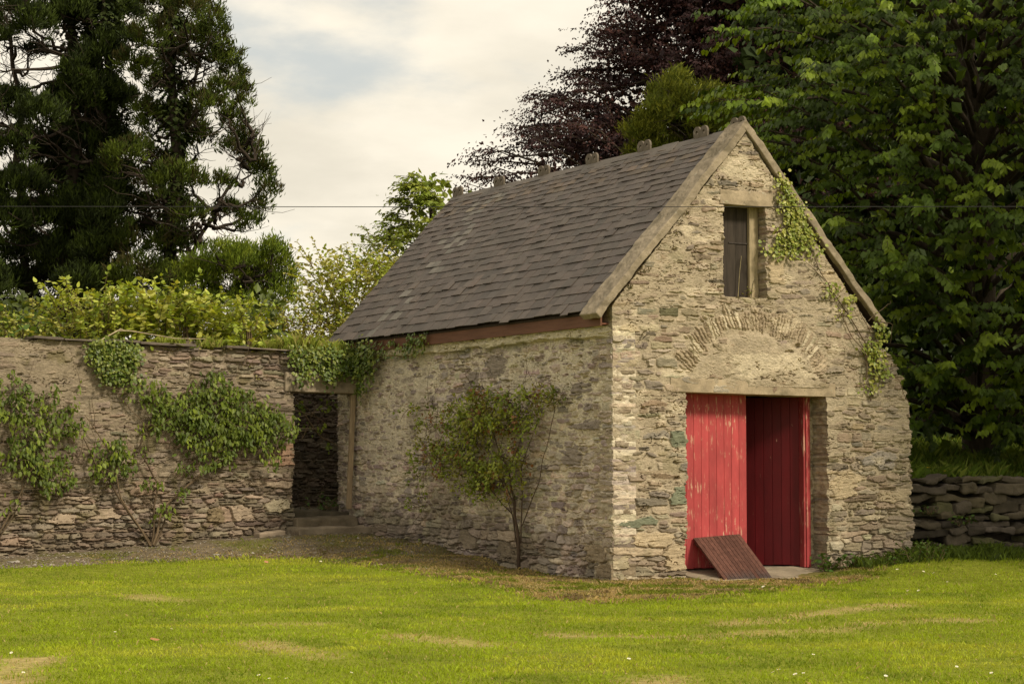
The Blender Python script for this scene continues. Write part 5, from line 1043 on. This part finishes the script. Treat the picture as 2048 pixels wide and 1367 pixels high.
for px, py in DS:
    g = ground_at(px, py); o = d0 if first else d0.copy()
    if not first: COL.objects.link(o)
    first = False; hi = 0.18 if 1830 < px < 1895 and py < 1112 else 0.0
    o.location = g+np.array([0, 0, -0.012+hi]); s = rng.uniform(.9, 1.5)*(1.25 if py < 1200 else 1); o.scale = (s, s, s if not hi else 1); o.rotation_euler = (rng.normal(0, .3), rng.normal(0, .3), rng.uniform(0, 6))
    tag(o, 'small white daisy in flower in the grass', 'daisy', 'daisies scattered over the lawn and verge')
for k, (px, py, lab) in enumerate(((1857, 935, 'yellow dandelion head standing tallest on the bank'), (1742, 937, None), (1955, 942, 'small yellow dandelion on the bank nearer the barn'))):
    if lab is None: continue
    px = (1857, 0, 1740+150)[k]; r_ = at(px, py, 34.5); p = r_.copy(); p[2] = float(HB(p[0], p[1])); mb = MB(); mb.tube([p, (p+r_)/2+[.02, 0, 0], r_], .005, 4, (.12, .18, .04))
    for q in range(14):
        a = q*2*PI/14; d = np.array([math.cos(a), math.sin(a), .25]); mb.add([r_, r_+d*.03+[0, 0, .01], r_+np.array([math.cos(a+.4), math.sin(a+.4), .25])*.03], np.array([[0, 1, 2]]), (.75, .55, .02))
    tag(mb.build('dandelion', M['petal']), lab, 'flower')
g = ground_at(310, 1284); L1 = np.array([.11]); 
V, F, C = leaves6(np.array([g+[-.05, 0, .035]]), np.array([[1.0, .2, .15]]), np.array([[-.3, -.5, 1.0]]), L1, L1*.6, np.array([[.36, .17, .07]]))
tag(mesh('fallen_leaf', V, F, M['petal'], None, C), 'curled brown dead leaf lying on the lawn', 'leaf')
g = ground_at(535, 1127); V, F, C = leaves6(np.array([g+[-.05, 0, .03]]), np.array([[1.0, .5, .3]]), np.array([[.2, -.7, 1.0]]), L1, L1*.6, np.array([[.42, .20, .11]]))
tag(mesh('fallen_leaf', V, F, M['petal'], None, C), 'reddish fallen leaf at the edge of the lawn', 'leaf')
# overhead cable crossing in front of the barn
a = at(-900, 413, 22); b = at(2900, 413.5, 22); P = np.linspace(a, b, 40); t_ = np.linspace(-1, 1, 40); P[:, 2] += 0.012*(t_**2)-0.002
mb = MB(); mb.tube(P, .0042, 6, (.02, .02, .02)); tag(mb.build('overhead_cable', M['wire'], None, True), 'thin black overhead cable stretched level across the view', 'cable')

# added tree, unseen off to the right: put there to shade the bank and wall
broadleaf('lime_tree', 'unseen broadleaf tree added to shade the dry stone wall', (12.2, -5.2, 0.05), [(2.6, 2.6), (4.5, 4.1), (7, 4.7), (10, 4.7), (13, 3.4), (15, 1.0)], 905, LIME, 210, 7, 24, 0.16, 'leaf', inner=3000, hang=.7, facing=0, trunk_r=.25)
# ================================================================== sky, sun, camera
SUN_EL, SUN_AZ = math.radians(39), math.atan2(-0.917, 0.40)     # direction towards the sun: behind the camera
w = bpy.data.worlds.new('World'); scene.world = w; w.use_nodes = True; t = w.node_tree; L = t.links; N = t.nodes
bg = N['Background']; out = N['World Output']
sky = nd(t, 'ShaderNodeTexSky', sky_type='NISHITA', sun_disc=False, sun_elevation=SUN_EL, sun_rotation=math.pi/2-SUN_AZ)
tc = nd(t, 'ShaderNodeTexCoord'); sx = nd(t, 'ShaderNodeSeparateXYZ'); L.new(tc.outputs['Generated'], sx.inputs[0])
ad = nd(t, 'ShaderNodeMath', operation='ADD'); L.new(sx.outputs['Z'], ad.inputs[0]); ad.inputs[1].default_value = 0.22
def dv(a, b):
    m = nd(t, 'ShaderNodeMath', operation='DIVIDE'); L.new(a, m.inputs[0]); L.new(b, m.inputs[1]); return m.outputs[0]
cx = nd(t, 'ShaderNodeCombineXYZ'); L.new(dv(sx.outputs['X'], ad.outputs[0]), cx.inputs[0]); L.new(dv(sx.outputs['Y'], ad.outputs[0]), cx.inputs[1])
def noise(sc, det, off, ro=0.55):
    mp = nd(t, 'ShaderNodeMapping'); mp.inputs['Location'].default_value = off; mp.inputs['Scale'].default_value = (sc, sc, sc); L.new(cx.outputs[0], mp.inputs[0])
    n = nd(t, 'ShaderNodeTexNoise'); n.inputs['Scale'].default_value = 1; n.inputs['Detail'].default_value = det; n.inputs['Roughness'].default_value = ro; L.new(mp.outputs[0], n.inputs['Vector']); return n.outputs['Fac']
def mr(v, a, b, lo, hi):
    r = nd(t, 'ShaderNodeMapRange', interpolation_type='SMOOTHSTEP'); r.inputs['From Min'].default_value = a; r.inputs['From Max'].default_value = b; r.inputs['To Min'].default_value = lo; r.inputs['To Max'].default_value = hi; L.new(v, r.inputs['Value']); return r.outputs[0]
# a gap in the cloud deck around one direction, broken up by the cloud noise
gap = nrm(np.array([ray(640, 40)]))[0]
dt = nd(t, 'ShaderNodeVectorMath', operation='DOT_PRODUCT'); L.new(tc.outputs['Generated'], dt.inputs[0]); dt.inputs[1].default_value = tuple(gap)
g1 = mr(dt.outputs['Value'], math.cos(math.radians(5.0)), math.cos(math.radians(0.8)), 0.0, 0.24)
sb = nd(t, 'ShaderNodeMath', operation='SUBTRACT'); L.new(noise(3.2, 8, (3.1, 1.7, 0)), sb.inputs[0]); L.new(g1, sb.inputs[1])
cover = mr(sb.outputs[0], 0.16, 0.42, 0.15, 1.0)
ccol = nd(t, 'ShaderNodeMix', data_type='RGBA'); L.new(mr(noise(1.7, 7, (0.4, 5.2, 0)), 0.35, 0.65, 0.0, 1.0), ccol.inputs['Factor'])
CK = SKYK
ccol.inputs['A'].default_value = (.70*CK, .645*CK, .53*CK, 1); ccol.inputs['B'].default_value = (.92*CK, .84*CK, .69*CK, 1)
bl = nd(t, 'ShaderNodeMix', data_type='RGBA', blend_type='MIX'); bl.inputs['Factor'].default_value = 0.75; L.new(sky.outputs[0], bl.inputs['A']); bl.inputs['B'].default_value = (.56*CK, .57*CK, .52*CK, 1)
mx = nd(t, 'ShaderNodeMix', data_type='RGBA'); L.new(cover, mx.inputs['Factor']); L.new(bl.outputs['Result'], mx.inputs['A']); L.new(ccol.outputs['Result'], mx.inputs['B'])
L.new(mx.outputs['Result'], bg.inputs['Color']); bg.inputs['Strength'].default_value = 0.10
sd = bpy.data.lights.new('Sun', 'SUN'); sd.energy = SUNE; sd.angle = math.radians(SUNANG); sd.color = (1.0, 0.88, 0.68)
so = bpy.data.objects.new('Sun', sd); COL.objects.link(so)
dirv = Vector((math.cos(SUN_AZ)*math.cos(SUN_EL), math.sin(SUN_AZ)*math.cos(SUN_EL), math.sin(SUN_EL)))
so.rotation_euler = dirv.to_track_quat('Z', 'Y').to_euler()
cd = bpy.data.cameras.new('Camera'); cd.sensor_width = 36.0; cd.lens = CAMP['f']/2048*36.0; cd.clip_end = 3000; cd.clip_start = 0.1
co = bpy.data.objects.new('Camera', cd); COL.objects.link(co); scene.camera = co
co.matrix_world = Matrix(((CR[0], CU[0], -CF[0], CC[0]), (CR[1], CU[1], -CF[1], CC[1]), (CR[2], CU[2], -CF[2], CC[2]), (0, 0, 0, 1)))
vs = scene.view_settings; scene.display_settings.display_device = 'sRGB'; vs.view_transform = 'Standard'; vs.look = 'None'; vs.gamma = 1.0; vs.exposure = EXPO
cy = scene.cycles; cy.max_bounces = 8; cy.transparent_max_bounces = 4; cy.use_adaptive_sampling = True; cy.use_denoising = True
